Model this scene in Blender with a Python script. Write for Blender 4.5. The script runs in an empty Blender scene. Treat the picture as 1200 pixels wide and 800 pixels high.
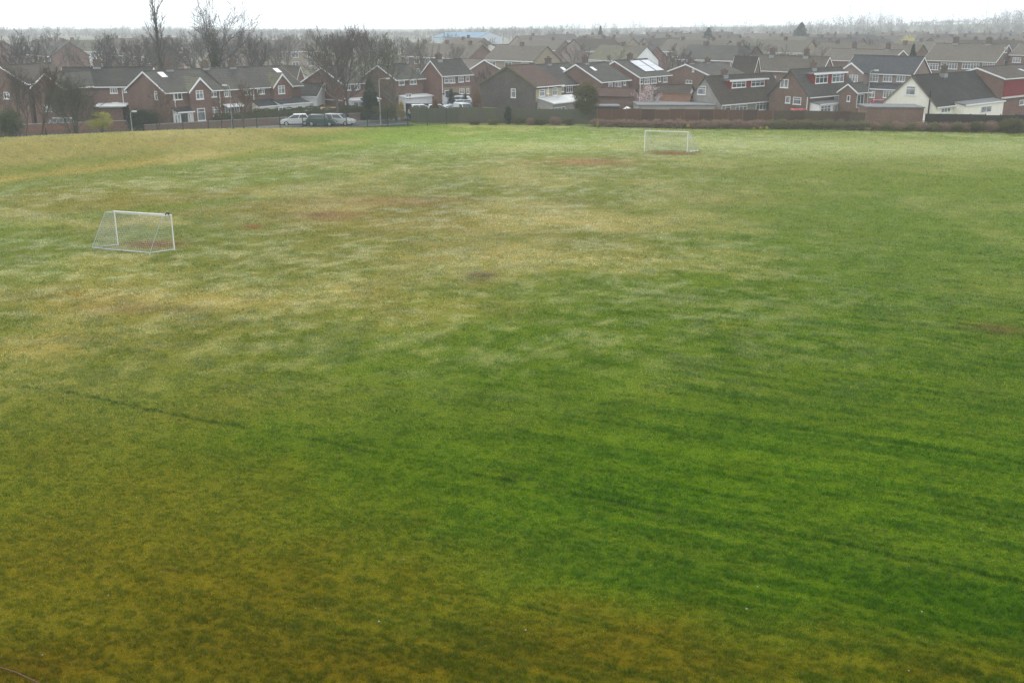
import bpy, math, random
import numpy as np
from mathutils import Vector, Matrix
R = math.radians
random.seed(11); rng = np.random.default_rng(5)
PITCH, H = R(17.35), 13.0
cP, sP = math.cos(PITCH), math.sin(PITCH)
sc = bpy.context.scene
C = bpy.data.collections.new('estate'); sc.collection.children.link(C)

# ------------------------------------------------------------ surveying helpers (photo survey -> metres)
def rdir(px, py):
    a = (px-600)/1200; b = (py-400)/1200
    return (a, cP - b*sP, -sP - b*cP)
def gp(px, py, z=0.0):
    d = rdir(px, py); t = (z-H)/d[2]
    return (d[0]*t, d[1]*t)
def colx(px, Y, z=0.0):
    return (px-600)/1200*(Y*cP + (H-z)*sP)
def zat(py, Y):
    d = rdir(600, py); return H + Y*d[2]/d[1]

# ------------------------------------------------------------ materials
def lin(c):
    c = c/255.0
    return c/12.92 if c <= 0.04045 else ((c+0.055)/1.055)**2.4
def rgb(*c, k=1.0): return (lin(c[0])*k, lin(c[1])*k, lin(c[2])*k, 1)
class NT:
    def __init__(s, name):
        s.m = bpy.data.materials.new(name); s.m.use_nodes = True
        s.t = s.m.node_tree; s.t.nodes.clear()
        s.out = s.n('ShaderNodeOutputMaterial')
    def n(s, typ, **kw):
        nd = s.t.nodes.new(typ)
        for k, v in kw.items():
            if k.startswith('i_'):
                key = k[2:]; key = int(key) if key.isdigit() else key.replace('_', ' ')
                nd.inputs[key].default_value = v
            else: setattr(nd, k, v)
        return nd
    def l(s, a, b): s.t.links.new(a, b)
    def math(s, op, a, b=None, clamp=False):
        nd = s.n('ShaderNodeMath', operation=op); nd.use_clamp = clamp
        for i, x in enumerate((a, b)):
            if x is None: continue
            if isinstance(x, (int, float)): nd.inputs[i].default_value = x
            else: s.l(x, nd.inputs[i])
        return nd.outputs[0]
    def mix(s, f, a, b, blend='MIX'):
        nd = s.n('ShaderNodeMix', data_type='RGBA', blend_type=blend)
        for i, x in ((0, f), (6, a), (7, b)):
            if isinstance(x, (int, float)): nd.inputs[i].default_value = x
            elif isinstance(x, tuple): nd.inputs[i].default_value = x
            else: s.l(x, nd.inputs[i])
        return nd.outputs[2]
    def noise(s, vec, scale, detail=4, rough=.55):
        nd = s.n('ShaderNodeTexNoise'); nd.inputs['Scale'].default_value = scale
        nd.inputs['Detail'].default_value = detail; nd.inputs['Roughness'].default_value = rough
        if vec is not None: s.l(vec, nd.inputs['Vector'])
        return nd.outputs['Fac']
    def ramp(s, f, lo, hi):
        nd = s.n('ShaderNodeMapRange'); s.l(f, nd.inputs[0])
        nd.inputs[1].default_value = lo; nd.inputs[2].default_value = hi; nd.clamp = True
        return nd.outputs[0]
    def bsdf(s, col, rough=.8, spec=.3, metal=0, bump=None, bs=.3, bd=.02):
        b = s.n('ShaderNodeBsdfPrincipled')
        if isinstance(col, tuple): b.inputs['Base Color'].default_value = col
        else: s.l(col, b.inputs['Base Color'])
        if isinstance(rough, (int, float)): b.inputs['Roughness'].default_value = rough
        else: s.l(rough, b.inputs['Roughness'])
        b.inputs['Specular IOR Level'].default_value = spec; b.inputs['Metallic'].default_value = metal
        if bump is not None:
            bn = s.n('ShaderNodeBump'); bn.inputs['Strength'].default_value = bs; bn.inputs['Distance'].default_value = bd
            s.l(bump, bn.inputs['Height']); s.l(bn.outputs[0], b.inputs['Normal'])
        s.l(b.outputs[0], s.out.inputs['Surface']); return b
def obcoord(t):
    return t.n('ShaderNodeTexCoord').outputs['Object']
_mc = {}
def cached(fn):
    def w(*a, **k):
        key = (fn.__name__, a, tuple(sorted(k.items())))
        if key not in _mc: _mc[key] = fn(*a, **k)
        return _mc[key]
    return w
@cached
def plain(col, rough=.6, spec=.3, metal=0, var=.25):
    t = NT('painted_surface'); co = obcoord(t)
    f = t.noise(co, 1.7, 5); dark = tuple(x*(1-var) for x in col[:3]) + (1,)
    f2 = t.noise(co, 14, 3)
    c = t.mix(t.ramp(f, .35, .7), dark, col); c = t.mix(t.math('MULTIPLY', f2, .15), c, dark)
    t.bsdf(c, rough, spec, metal, bump=f2, bs=.1, bd=.01); return t.m
@cached
def brick(col, mortar=(.30, .27, .24, 1), var=.35):
    t = NT('brickwork'); co = obcoord(t)
    sp = t.n('ShaderNodeSeparateXYZ'); t.l(co, sp.inputs[0])
    cb = t.n('ShaderNodeCombineXYZ'); t.l(t.math('ADD', sp.outputs[0], sp.outputs[1]), cb.inputs[0]); t.l(sp.outputs[2], cb.inputs[1])
    b = t.n('ShaderNodeTexBrick'); t.l(cb.outputs[0], b.inputs['Vector'])
    b.inputs['Scale'].default_value = 1.0; b.inputs['Brick Width'].default_value = .225; b.inputs['Row Height'].default_value = .075
    b.inputs['Mortar Size'].default_value = .008; b.inputs['Bias'].default_value = -.1
    b.inputs['Color1'].default_value = col; b.inputs['Color2'].default_value = tuple(x*(1-var) for x in col[:3])+(1,)
    b.inputs['Mortar'].default_value = mortar
    n1 = t.noise(co, .55, 5); n2 = t.noise(co, 3.5, 4)
    c = t.mix(t.math('MULTIPLY', t.ramp(n1, .35, .75), .45), b.outputs['Color'], tuple(x*.55 for x in col[:3])+(1,))
    c = t.mix(t.math('MULTIPLY', t.ramp(n2, .5, .75), .3), c, (.24, .21, .18, 1))
    t.bsdf(c, .93, .08, bump=b.outputs['Fac'], bs=-.3, bd=.01); return t.m
@cached
def tile(col, moss=(.13, .13, .06, 1), mossy=.35, row=.2, var=.3):
    t = NT('roof_tiles'); co = obcoord(t)
    sp = t.n('ShaderNodeSeparateXYZ'); t.l(co, sp.inputs[0])
    cb = t.n('ShaderNodeCombineXYZ'); t.l(sp.outputs[0], cb.inputs[0]); t.l(sp.outputs[2], cb.inputs[1])
    b = t.n('ShaderNodeTexBrick'); t.l(cb.outputs[0], b.inputs['Vector'])
    b.inputs['Scale'].default_value = 1.0; b.inputs['Brick Width'].default_value = .38; b.inputs['Row Height'].default_value = row
    b.inputs['Mortar Size'].default_value = .022; b.inputs['Mortar Smooth'].default_value = .3
    b.inputs['Color1'].default_value = col; b.inputs['Color2'].default_value = tuple(x*(1-var) for x in col[:3])+(1,)
    b.inputs['Mortar'].default_value = tuple(x*.35 for x in col[:3])+(1,)
    n1 = t.noise(co, .5, 6, .65); n2 = t.noise(co, 5, 5, .7)
    m = t.math('MULTIPLY', t.ramp(t.math('ADD', t.math('MULTIPLY', n1, .6), t.math('MULTIPLY', n2, .4)), .47, .62), mossy)
    c = t.mix(m, b.outputs['Color'], moss)
    c = t.mix(t.math('MULTIPLY', t.ramp(n2, .4, .7), .35), c, tuple(min(1, x*1.5) for x in col[:3])+(1,))
    t.bsdf(c, .92, .12, bump=b.outputs['Fac'], bs=-.6, bd=.03); return t.m
@cached
def boards(col, var=.4, vert=True, pitch=.12, green=0.0):
    t = NT('timber_boards'); co = obcoord(t)
    w = t.n('ShaderNodeTexWave', wave_type='BANDS', bands_direction='X' if vert else 'Z'); t.l(co, w.inputs['Vector'])
    w.inputs['Scale'].default_value = .314/pitch; w.inputs['Distortion'].default_value = .3
    mp = t.n('ShaderNodeMapping'); t.l(co, mp.inputs[0]); mp.inputs['Scale'].default_value = (7, 1, .8) if vert else (.6, 1, 7)
    n = t.noise(mp.outputs[0], 1.2, 5, .7); n1 = t.noise(co, .8, 5)
    d = tuple(x*(1-var) for x in col[:3])+(1,)
    c = t.mix(t.ramp(n, .3, .7), d, col)
    c = t.mix(t.math('MULTIPLY', t.ramp(w.outputs['Fac'], .2, 0), .7), c, tuple(x*.3 for x in col[:3])+(1,))
    if green: c = t.mix(t.math('MULTIPLY', t.ramp(n1, .35, .65), green), c, (.09, .11, .035, 1))
    t.bsdf(c, .9, .15, bump=w.outputs['Fac'], bs=.4, bd=.02); return t.m
@cached
def leafmat(col, col2, trans=.25, scale=1.5):
    t = NT('leaves'); g = t.n('ShaderNodeNewGeometry')
    f = t.noise(g.outputs['Position'], scale, 4, .6)
    ri = g.outputs['Random Per Island']
    c = t.mix(t.math('ADD', t.math('MULTIPLY', t.ramp(f, .35, .65), .6), t.math('MULTIPLY', ri, .4)), col, col2)
    b = t.n('ShaderNodeBsdfPrincipled'); t.l(c, b.inputs['Base Color']); b.inputs['Roughness'].default_value = .7
    b.inputs['Specular IOR Level'].default_value = .2
    tr = t.n('ShaderNodeBsdfTranslucent'); t.l(c, tr.inputs[0])
    mx = t.n('ShaderNodeMixShader'); mx.inputs[0].default_value = trans
    t.l(b.outputs[0], mx.inputs[1]); t.l(tr.outputs[0], mx.inputs[2]); t.l(mx.outputs[0], t.out.inputs['Surface']); return t.m
@cached
def bark(col, col2):
    t = NT('bark'); co = obcoord(t); f = t.noise(co, 2.5, 6, .7)
    t.bsdf(t.mix(t.ramp(f, .3, .7), col, col2), .92, .12, bump=f, bs=.5, bd=.03); return t.m
@cached
def glass(col=(.16, .18, .19, 1), rough=.12):
    t = NT('window_glass'); co = obcoord(t); f = t.noise(co, 1.3, 2)
    t.bsdf(t.mix(t.ramp(f, .35, .65), col, tuple(x*.45 for x in col[:3])+(1,)), rough, .6); return t.m
@cached
def metal(col, rough=.35, m=.6):
    t = NT('metal'); co = obcoord(t); f = t.noise(co, 6, 4)
    t.bsdf(t.mix(t.math('MULTIPLY', f, .35), col, tuple(x*.5 for x in col[:3])+(1,)), rough, .5, m); return t.m

WHITE = plain((.80, .81, .80, 1), .4, .4, var=.08)
OFFW = plain((.60, .60, .57, 1), .6, .3, var=.15)
GNET = glass((.34, .36, .37, 1)); GDARK = glass((.09, .10, .11, 1)); GMID = glass((.2, .22, .235, 1))
DKMET = metal((.05, .055, .06, 1)); GREENMET = metal((.02, .04, .03, 1), .6, .1)

# ------------------------------------------------------------ mesh helpers
class MB:
    def __init__(s): s.v = []; s.f = []; s.mi = []; s.cur = 0
    def mat(s, i): s.cur = i; return s
    def add(s, vs, fs):
        o = len(s.v); s.v.extend(vs)
        for f in fs: s.f.append(tuple(i+o for i in f)); s.mi.append(s.cur)
        return s
    def box(s, x0, y0, z0, x1, y1, z1):
        return s.add([(x0,y0,z0),(x1,y0,z0),(x1,y1,z0),(x0,y1,z0),(x0,y0,z1),(x1,y0,z1),(x1,y1,z1),(x0,y1,z1)],
              [(0,3,2,1),(4,5,6,7),(0,1,5,4),(1,2,6,5),(2,3,7,6),(3,0,4,7)])
    def prism(s, poly, axis, a, b):
        """poly: list of (p,q); axis 'x' -> (a..b, p, q); 'y' -> (p, a..b, q); 'z' -> (p,q,a..b)"""
        n = len(poly)
        def P(p, q, t): return (t, p, q) if axis == 'x' else ((p, t, q) if axis == 'y' else (p, q, t))
        vs = [P(p, q, a) for p, q in poly] + [P(p, q, b) for p, q in poly]
        fs = [tuple(range(n))[::-1], tuple(range(n, 2*n))] + [(i, (i+1) % n, n+(i+1) % n, n+i) for i in range(n)]
        if axis == 'y': fs = [f[::-1] for f in fs]
        return s.add(vs, fs)
    def tube(s, pts, rad, n=6, cap=True):
        pts = [Vector(p) for p in pts]
        if not isinstance(rad, (list, tuple)): rad = [rad]*len(pts)
        o = len(s.v); up = Vector((.13, .27, .95)).normalized()
        for i, p in enumerate(pts):
            d = (pts[min(i+1, len(pts)-1)] - pts[max(i-1, 0)])
            d = d.normalized() if d.length > 1e-9 else Vector((0, 0, 1))
            a = d.cross(up)
            if a.length < .05: a = d.cross(Vector((1, 0, 0)))
            a.normalize(); b = d.cross(a)
            for k in range(n):
                t = 2*math.pi*k/n
                q = p + (a*math.cos(t) + b*math.sin(t))*rad[i]; s.v.append((q.x, q.y, q.z))
        for i in range(len(pts)-1):
            for k in range(n):
                k2 = (k+1) % n
                s.f.append((o+i*n+k, o+i*n+k2, o+(i+1)*n+k2, o+(i+1)*n+k)); s.mi.append(s.cur)
        if cap:
            s.f.append(tuple(o+k for k in range(n))[::-1]); s.mi.append(s.cur)
            e = o+(len(pts)-1)*n; s.f.append(tuple(e+k for k in range(n))); s.mi.append(s.cur)
        return s
    def build(s, name, mats, parent=None, smooth=False, fix=True):
        me = bpy.data.meshes.new(name); me.from_pydata(s.v, [], s.f); me.update()
        if not isinstance(mats, (list, tuple)): mats = [mats]
        for m in mats: me.materials.append(m)
        if len(mats) > 1: me.polygons.foreach_set('material_index', s.mi)
        if smooth: me.polygons.foreach_set('use_smooth', [True]*len(me.polygons))
        if fix and len(s.v) < 3000:
            import bmesh
            bm = bmesh.new(); bm.from_mesh(me); bmesh.ops.recalc_face_normals(bm, faces=bm.faces); bm.to_mesh(me); bm.free()
        o = bpy.data.objects.new(name, me); C.objects.link(o)
        if parent is not None: o.parent = parent
        return o
def meshobj(name, verts, faces_flat, nper, mat, parent=None, smooth=False):
    me = bpy.data.meshes.new(name); nv = len(verts); nf = len(faces_flat)//nper
    me.vertices.add(nv); me.vertices.foreach_set('co', np.asarray(verts, np.float32).ravel())
    me.loops.add(nf*nper); me.loops.foreach_set('vertex_index', np.asarray(faces_flat, np.int32))
    me.polygons.add(nf); me.polygons.foreach_set('loop_start', np.arange(0, nf*nper, nper, dtype=np.int32))
    try: me.polygons.foreach_set('loop_total', np.full(nf, nper, np.int32))
    except Exception: pass
    if smooth: me.polygons.foreach_set('use_smooth', np.ones(nf, bool))
    me.update(calc_edges=True); me.validate()
    for m in (mat if isinstance(mat, (list, tuple)) else [mat]): me.materials.append(m)
    o = bpy.data.objects.new(name, me); C.objects.link(o)
    if parent is not None: o.parent = parent
    return o
def tag(o, label=None, cat=None, group=None, kind=None):
    if label: o['label'] = label
    if cat: o['category'] = cat
    if group: o['group'] = group
    if kind: o['kind'] = kind
    return o
def thing(name, label, cat, loc=(0, 0, 0), rz=0, group=None):
    o = bpy.data.objects.new(name, None); C.objects.link(o); o.location = loc; o.rotation_euler = (0, 0, rz)
    o.empty_display_size = .3
    return tag(o, label, cat, group)
def copy_tree(o, loc, rz=0, scale=None, label=None, group=None, parent=None):
    c = o.copy(); C.objects.link(c)
    if parent is None:
        c.location = loc; c.rotation_euler = (0, 0, rz)
        if scale: c.scale = scale if isinstance(scale, tuple) else (scale,)*3
        if label: c['label'] = label
        if group: c['group'] = group
    else: c.parent = parent
    for ch in list(o.children): copy_tree(ch, None, parent=c)
    return c

# ------------------------------------------------------------ numpy value noise
def vnoise(x, y, scale, seed=0):
    x = np.asarray(x)*scale; y = np.asarray(y)*scale
    xi = np.floor(x).astype(np.int64); yi = np.floor(y).astype(np.int64); fx = x-xi; fy = y-yi
    fx = fx*fx*(3-2*fx); fy = fy*fy*(3-2*fy)
    def h(a, b):
        n = (a*374761393 + b*668265263 + seed*1274126177) & 0xffffffff
        n = ((n ^ (n >> 13))*1274126177) & 0xffffffff
        return ((n ^ (n >> 16)) & 0xffff)/65535.0
    return (h(xi, yi)*(1-fx)+h(xi+1, yi)*fx)*(1-fy) + (h(xi, yi+1)*(1-fx)+h(xi+1, yi+1)*fx)*fy
def fbm(x, y, scale, seed=0, oct=4):
    s = 0; a = .5; t = 0
    for o in range(oct):
        s = s + a*vnoise(x, y, scale*2**o, seed+o); t += a; a *= .55
    return s/t
def sstep(a, b, x):
    t = np.clip((x-a)/(b-a), 0, 1); return t*t*(3-2*t)

# ------------------------------------------------------------ terrain
FA = np.array((-52.9, 106.7)); FB = np.array((-14.5, 133.6)); fdir = (FB-FA)/np.linalg.norm(FB-FA); fnor = np.array((-fdir[1], fdir[0]))
GA = np.array((-45.4, 91.0)); gdir = np.array((30., 33.7))/math.hypot(30, 33.7); gnor = np.array((-gdir[1], gdir[0]))
def height(x, y):
    x = np.asarray(x, float); y = np.asarray(y, float)
    q = -((x-FA[0])*fnor[0] + (y-FA[1])*fnor[1])          # metres this side of the mesh fence
    t = (x-FA[0])*fdir[0] + (y-FA[1])*fdir[1]
    s = (x-GA[0])*gnor[0] + (y-GA[1])*gnor[1]
    A = 1.9 - .6*sstep(5, 40, t) - .9*sstep(36, 56, t)
    bank = A*sstep(0.0, 4.0, q)*sstep(-1, 8.0, s)*(1-sstep(52, 60, t))
    hill = 13*np.exp(-((x-640)/300)**2 - ((y-1080)/300)**2) + 5*np.exp(-((x-300)/260)**2 - ((y-1500)/260)**2) + 3*np.exp(-((x+420)/300)**2 - ((y-700)/180)**2)
    und = (fbm(x, y, .09, 3, 3)-.5)*.22*(1-sstep(138, 150, y))*sstep(-1, 3, q)
    fine = (fbm(x, y, .55, 9, 2)-.5)*.06*(1-sstep(128, 140, y))*sstep(-1, 3, q)
    return bank + hill + und + fine
def hz(x, y): return float(height(x, y))

# field colours: green turf, dry olive and straw patches, bare earth; near dimming and far brightening painted in too
def blob(x, y, px, py, rx, ry, wob=.5, seed=1):
    cx, cy = gp(px, py); dep = cy*cP + H*sP
    wx = rx*dep/1200
    wy = abs(gp(px, max(py-ry, 60))[1] - gp(px, py+ry)[1])/2
    d = ((x-cx)/wx)**2 + ((y-cy)/wy)**2
    d = d*(1 + wob*(fbm(x, y, 1.6/max(min(wx, wy), .8), seed, 3)-.5)*3)
    return np.exp(-np.clip(d, 0, 30))
def strip(x, y, p0, p1, hw, seed=2):
    a = np.array(gp(*p0)); b = np.array(gp(*p1)); L = np.linalg.norm(b-a); d = (b-a)/L
    t = np.clip((x-a[0])*d[0] + (y-a[1])*d[1], 0, L)
    q = np.hypot(x-a[0]-d[0]*t, y-a[1]-d[1]*t)/hw
    return np.exp(-(q*(1 + (fbm(x, y, .35, seed, 3)-.5)*1.2))**2)
ALB = 1.22
BL = [ # px,py,rx,ry,(r,g,b),strength
 (560,200,460,40,(122,120,66),.55),(200,380,330,110,(122,116,74),.55),(150,480,260,30,(108,112,62),.45),
 (560,262,260,36,(122,108,62),.75),(330,240,160,18,(126,112,60),.6),(300,290,260,20,(118,118,66),.4),
 (80,235,150,22,(130,118,62),.6),(520,163,150,13,(124,150,62),.7),(700,165,120,9,(128,150,80),.6),
 (1040,172,230,12,(146,156,108),.75),(840,168,110,7,(150,160,112),.6),(620,172,90,6,(160,165,112),.55),
 (960,255,300,38,(92,114,46),.6),(1100,330,220,70,(84,108,40),.6),(640,440,520,55,(80,108,26),.6),(820,560,460,70,(78,112,14),.8),
 (330,520,200,30,(76,106,18),.6),(450,560,170,25,(70,100,12),.5),
 (60,660,330,130,(104,102,28),.85),(240,780,480,75,(94,90,22),.8),(330,680,170,50,(102,98,22),.7),(700,770,330,60,(102,96,24),.75),  # olive turf, also darkened for the dim look of grass seen from steeply above
 (670,708,55,16,(120,102,32),.45),(750,735,50,14,(118,100,28),.4),(440,790,120,30,(92,86,10),.4),(1150,715,170,45,(62,96,6),.8),
 (950,690,220,25,(74,108,8),.6),(1120,790,170,35,(98,92,12),.6),(20,790,90,30,(94,80,10),.6),
 (230,352,170,13,(158,148,108),.55),(560,302,110,15,(156,146,104),.55),(700,258,130,10,(154,144,96),.5),(50,405,60,24,(150,142,106),.5),
 (100,345,60,9,(118,94,62),.5),(30,455,90,12,(140,140,100),.4),(740,290,60,8,(140,134,80),.35),(760,455,30,9,(120,134,66),.5),(860,385,18,5,(140,140,80),.4),
 (470,375,60,12,(146,140,96),.4),(400,330,50,8,(150,148,104),.4),(560,360,70,10,(138,134,88),.4),(840,232,80,8,(140,132,84),.4)]
DIRT = [(182,286,33,4,(112,74,52),.8),(786,180,26,2.2,(118,80,58),.75),(296,266,10,2.5,(128,84,58),.7),(385,252,38,5,(112,84,58),.6),(470,236,70,5,(124,98,66),.5),
 (566,324,20,4,(96,84,74),.8),(1168,385,34,6,(96,84,58),.7),(690,190,50,4,(138,98,74),.6),(560,332,30,3,(120,108,84),.4),(150,362,60,6,(110,86,62),.4)]
def field_colour(x, y):
    x = np.asarray(x, float); y = np.asarray(y, float)
    L3 = lambda c: np.array([lin(c[0]), lin(c[1]), lin(c[2])])
    col = np.tile(L3((84, 110, 32)), (len(x), 1))
    far = sstep(45, 110, y)[:, None]; col = col*(1-far*.7) + L3((112, 124, 58))*far*.7  # paler with distance: glancing backlight and haze painted into the turf colour
    for i, (px, py, rx, ry, c, st) in enumerate(BL):
        k = (blob(x, y, px, py, rx, ry, .6, 20+i)*st)[:, None]; col = col*(1-k) + L3(c)*k
    for p0, p1, hw, c, st in (((-10,212),(240,182),2.2,(156,138,80),.7),((240,182),(420,165),1.8,(146,138,72),.45),((-10,268),(340,226),1.3,(92,116,34),.6),
                              ((-10,190),(330,172),1.4,(110,112,48),.5),((260,215),(520,190),2.0,(104,124,48),.5)):
        k = (strip(x, y, p0, p1, hw)*st)[:, None]; col = col*(1-k) + L3(c)*k
    hb = np.clip(height(x, y)/1.4, 0, 1)*(y < 140)*(x < 0); k = (sstep(.1, .6, hb)*.92)[:, None]
    col = col*(1-k) + L3((142, 136, 84))*k
    # mottling of the turf at metre scale
    n = fbm(x, y, .16, 40, 4); n2 = fbm(x, y, .7, 50, 3)
    mt = sstep(38, 62, y)*(1-sstep(-5, 35, x)*.55)
    k = (sstep(.5, .72, n)*.4*mt)[:, None]; col = col*(1-k) + L3((166, 158, 112))*k
    k = (sstep(.52, .7, n2)*.25*mt)[:, None]; col = col*(1-k) + L3((84, 100, 40))*k
    col = col*(1 + (n2-.5)*.22)[:, None]
    # bleached, frosty looking leaf lying in streaks over the worn half of the pitch; pale sheen painted in along the far side
    worn = sstep(30, 46, y)*(1-.8*sstep(0, 26, x - .15*(y-60))) + .7*sstep(98, 118, y)*sstep(-10, 30, x)
    fr = sstep(.46, .66, .6*fbm(x*.7, y, 1.15, 310, 4) + .4*fbm(x, y, 2.2, 320, 2))*(.35+.65*sstep(.36, .58, fbm(x, y, .07, 330, 3)))
    k = (np.clip(worn, 0, 1)*fr*.40*(y < 139)*(1-sstep(-12, -3, (x-GA[0])*gnor[0] + (y-GA[1])*gnor[1])*(x < 0)))[:, None]; col = col*(1-k) + L3((172, 176, 158))*k
    for i, (px, py, rx, ry, c, st) in enumerate(DIRT):
        k = (blob(x, y, px, py, rx, ry, .5, 70+i)*1.2*st)[:, None]; k = np.clip(k, 0, 1); col = col*(1-k) + L3(c)*k
    # beyond the boundary: gardens and verges
    q = ((x-FA[0])*fnor[0] + (y-FA[1])*fnor[1]); 
    out = np.maximum(sstep(138, 141, y), sstep(8, 10, q)*(y > 100))[:, None]
    ng = fbm(x, y, .12, 90, 3)[:, None]
    g = L3((84, 90, 62))*(1-sstep(.45, .6, ng)) + L3((104, 100, 90))*sstep(.45, .6, ng)
    col = col*(1-out) + g*out
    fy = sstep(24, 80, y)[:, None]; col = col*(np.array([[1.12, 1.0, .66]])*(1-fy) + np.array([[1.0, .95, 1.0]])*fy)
    return np.clip(col*ALB, .004, .8)

MOW = R(-24.7); GRID = {}
def turf_nodes(t):
    """turf reflectance: patch colour from the mesh, broken up by mowing streaks and tuft noise"""
    at = t.n('ShaderNodeAttribute', attribute_name='turf'); pos = t.n('ShaderNodeNewGeometry').outputs['Position']
    col = at.outputs['Color']
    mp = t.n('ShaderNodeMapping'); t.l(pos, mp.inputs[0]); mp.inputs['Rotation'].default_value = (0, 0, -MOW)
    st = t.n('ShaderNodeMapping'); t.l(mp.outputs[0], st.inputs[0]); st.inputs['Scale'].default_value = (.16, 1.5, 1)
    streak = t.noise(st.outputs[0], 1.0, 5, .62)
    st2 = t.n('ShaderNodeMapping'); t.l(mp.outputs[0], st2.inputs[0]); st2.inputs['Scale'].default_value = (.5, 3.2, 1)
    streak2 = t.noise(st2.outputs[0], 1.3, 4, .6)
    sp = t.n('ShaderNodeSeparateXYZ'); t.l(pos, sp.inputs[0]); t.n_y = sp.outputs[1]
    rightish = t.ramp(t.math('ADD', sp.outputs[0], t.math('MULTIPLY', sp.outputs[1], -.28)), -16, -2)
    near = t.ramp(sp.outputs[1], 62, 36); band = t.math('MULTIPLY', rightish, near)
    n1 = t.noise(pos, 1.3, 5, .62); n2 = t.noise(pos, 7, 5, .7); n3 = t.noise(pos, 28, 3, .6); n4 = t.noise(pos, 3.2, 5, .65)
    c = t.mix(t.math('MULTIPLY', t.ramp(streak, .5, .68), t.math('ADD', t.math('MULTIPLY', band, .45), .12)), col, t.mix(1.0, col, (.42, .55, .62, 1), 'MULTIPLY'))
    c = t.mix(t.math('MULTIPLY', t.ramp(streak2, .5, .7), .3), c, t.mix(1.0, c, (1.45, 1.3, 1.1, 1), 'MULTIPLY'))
    c = t.mix(t.math('MULTIPLY', t.ramp(n1, .42, .68), .45), c, t.mix(1.0, c, (.62, .68, .55, 1), 'MULTIPLY'))
    c = t.mix(t.math('MULTIPLY', t.ramp(n4, .45, .7), .45), c, t.mix(1.0, c, (1.5, 1.3, 1.25, 1), 'MULTIPLY'))
    c = t.mix(t.math('MULTIPLY', t.ramp(n2, .48, .7), .65), c, t.mix(1.0, c, (.5, .55, .5, 1), 'MULTIPLY'))
    c = t.mix(t.math('MULTIPLY', t.ramp(n3, .5, .75), .4), c, t.mix(1.0, c, (1.7, 1.5, 1.3, 1), 'MULTIPLY'))
    return c, pos, n1, n2, n3, streak, band
def build_ground():
    xs = np.concatenate([-np.geomspace(4000, 92, 40), np.arange(-90, 90.1, .5), np.geomspace(92, 4000, 40)])
    ys = np.concatenate([np.array([-80, -40, -15, 0]), np.arange(6, 150.1, .5), np.geomspace(152, 4200, 60)])
    X, Y = np.meshgrid(xs, ys); x = X.ravel(); y = Y.ravel(); z = height(x, y)
    nx, ny = len(xs), len(ys)
    i = (np.arange(ny-1)[:, None]*nx + np.arange(nx-1)[None, :]).ravel()
    faces = np.stack([i, i+1, i+nx+1, i+nx], 1).ravel()
    t = NT('turf_ground'); c, pos, n1, n2, n3, streak, band = turf_nodes(t)
    near_ = t.ramp(t.n_y, 150, 120); c = t.mix(near_, c, t.mix(1.0, c, (.82, .8, .62, 1), 'MULTIPLY'))
    hgt = t.math('ADD', t.math('MULTIPLY', n2, 1.0), t.math('ADD', t.math('MULTIPLY', n3, .5), t.math('ADD', t.math('MULTIPLY', n1, .8), t.math('MULTIPLY', streak, -.8))))
    t.bsdf(c, .95, .03, bump=hgt, bs=.9, bd=.09)
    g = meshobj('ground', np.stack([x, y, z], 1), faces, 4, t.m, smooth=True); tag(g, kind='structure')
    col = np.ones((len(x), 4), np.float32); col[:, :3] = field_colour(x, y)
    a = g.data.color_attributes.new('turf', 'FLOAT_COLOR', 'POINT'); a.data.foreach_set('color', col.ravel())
    GRID.update(x=xs, y=ys, c=col[:, :3].reshape(ny, nx, 3).astype(float)); return g
build_ground()

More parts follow.
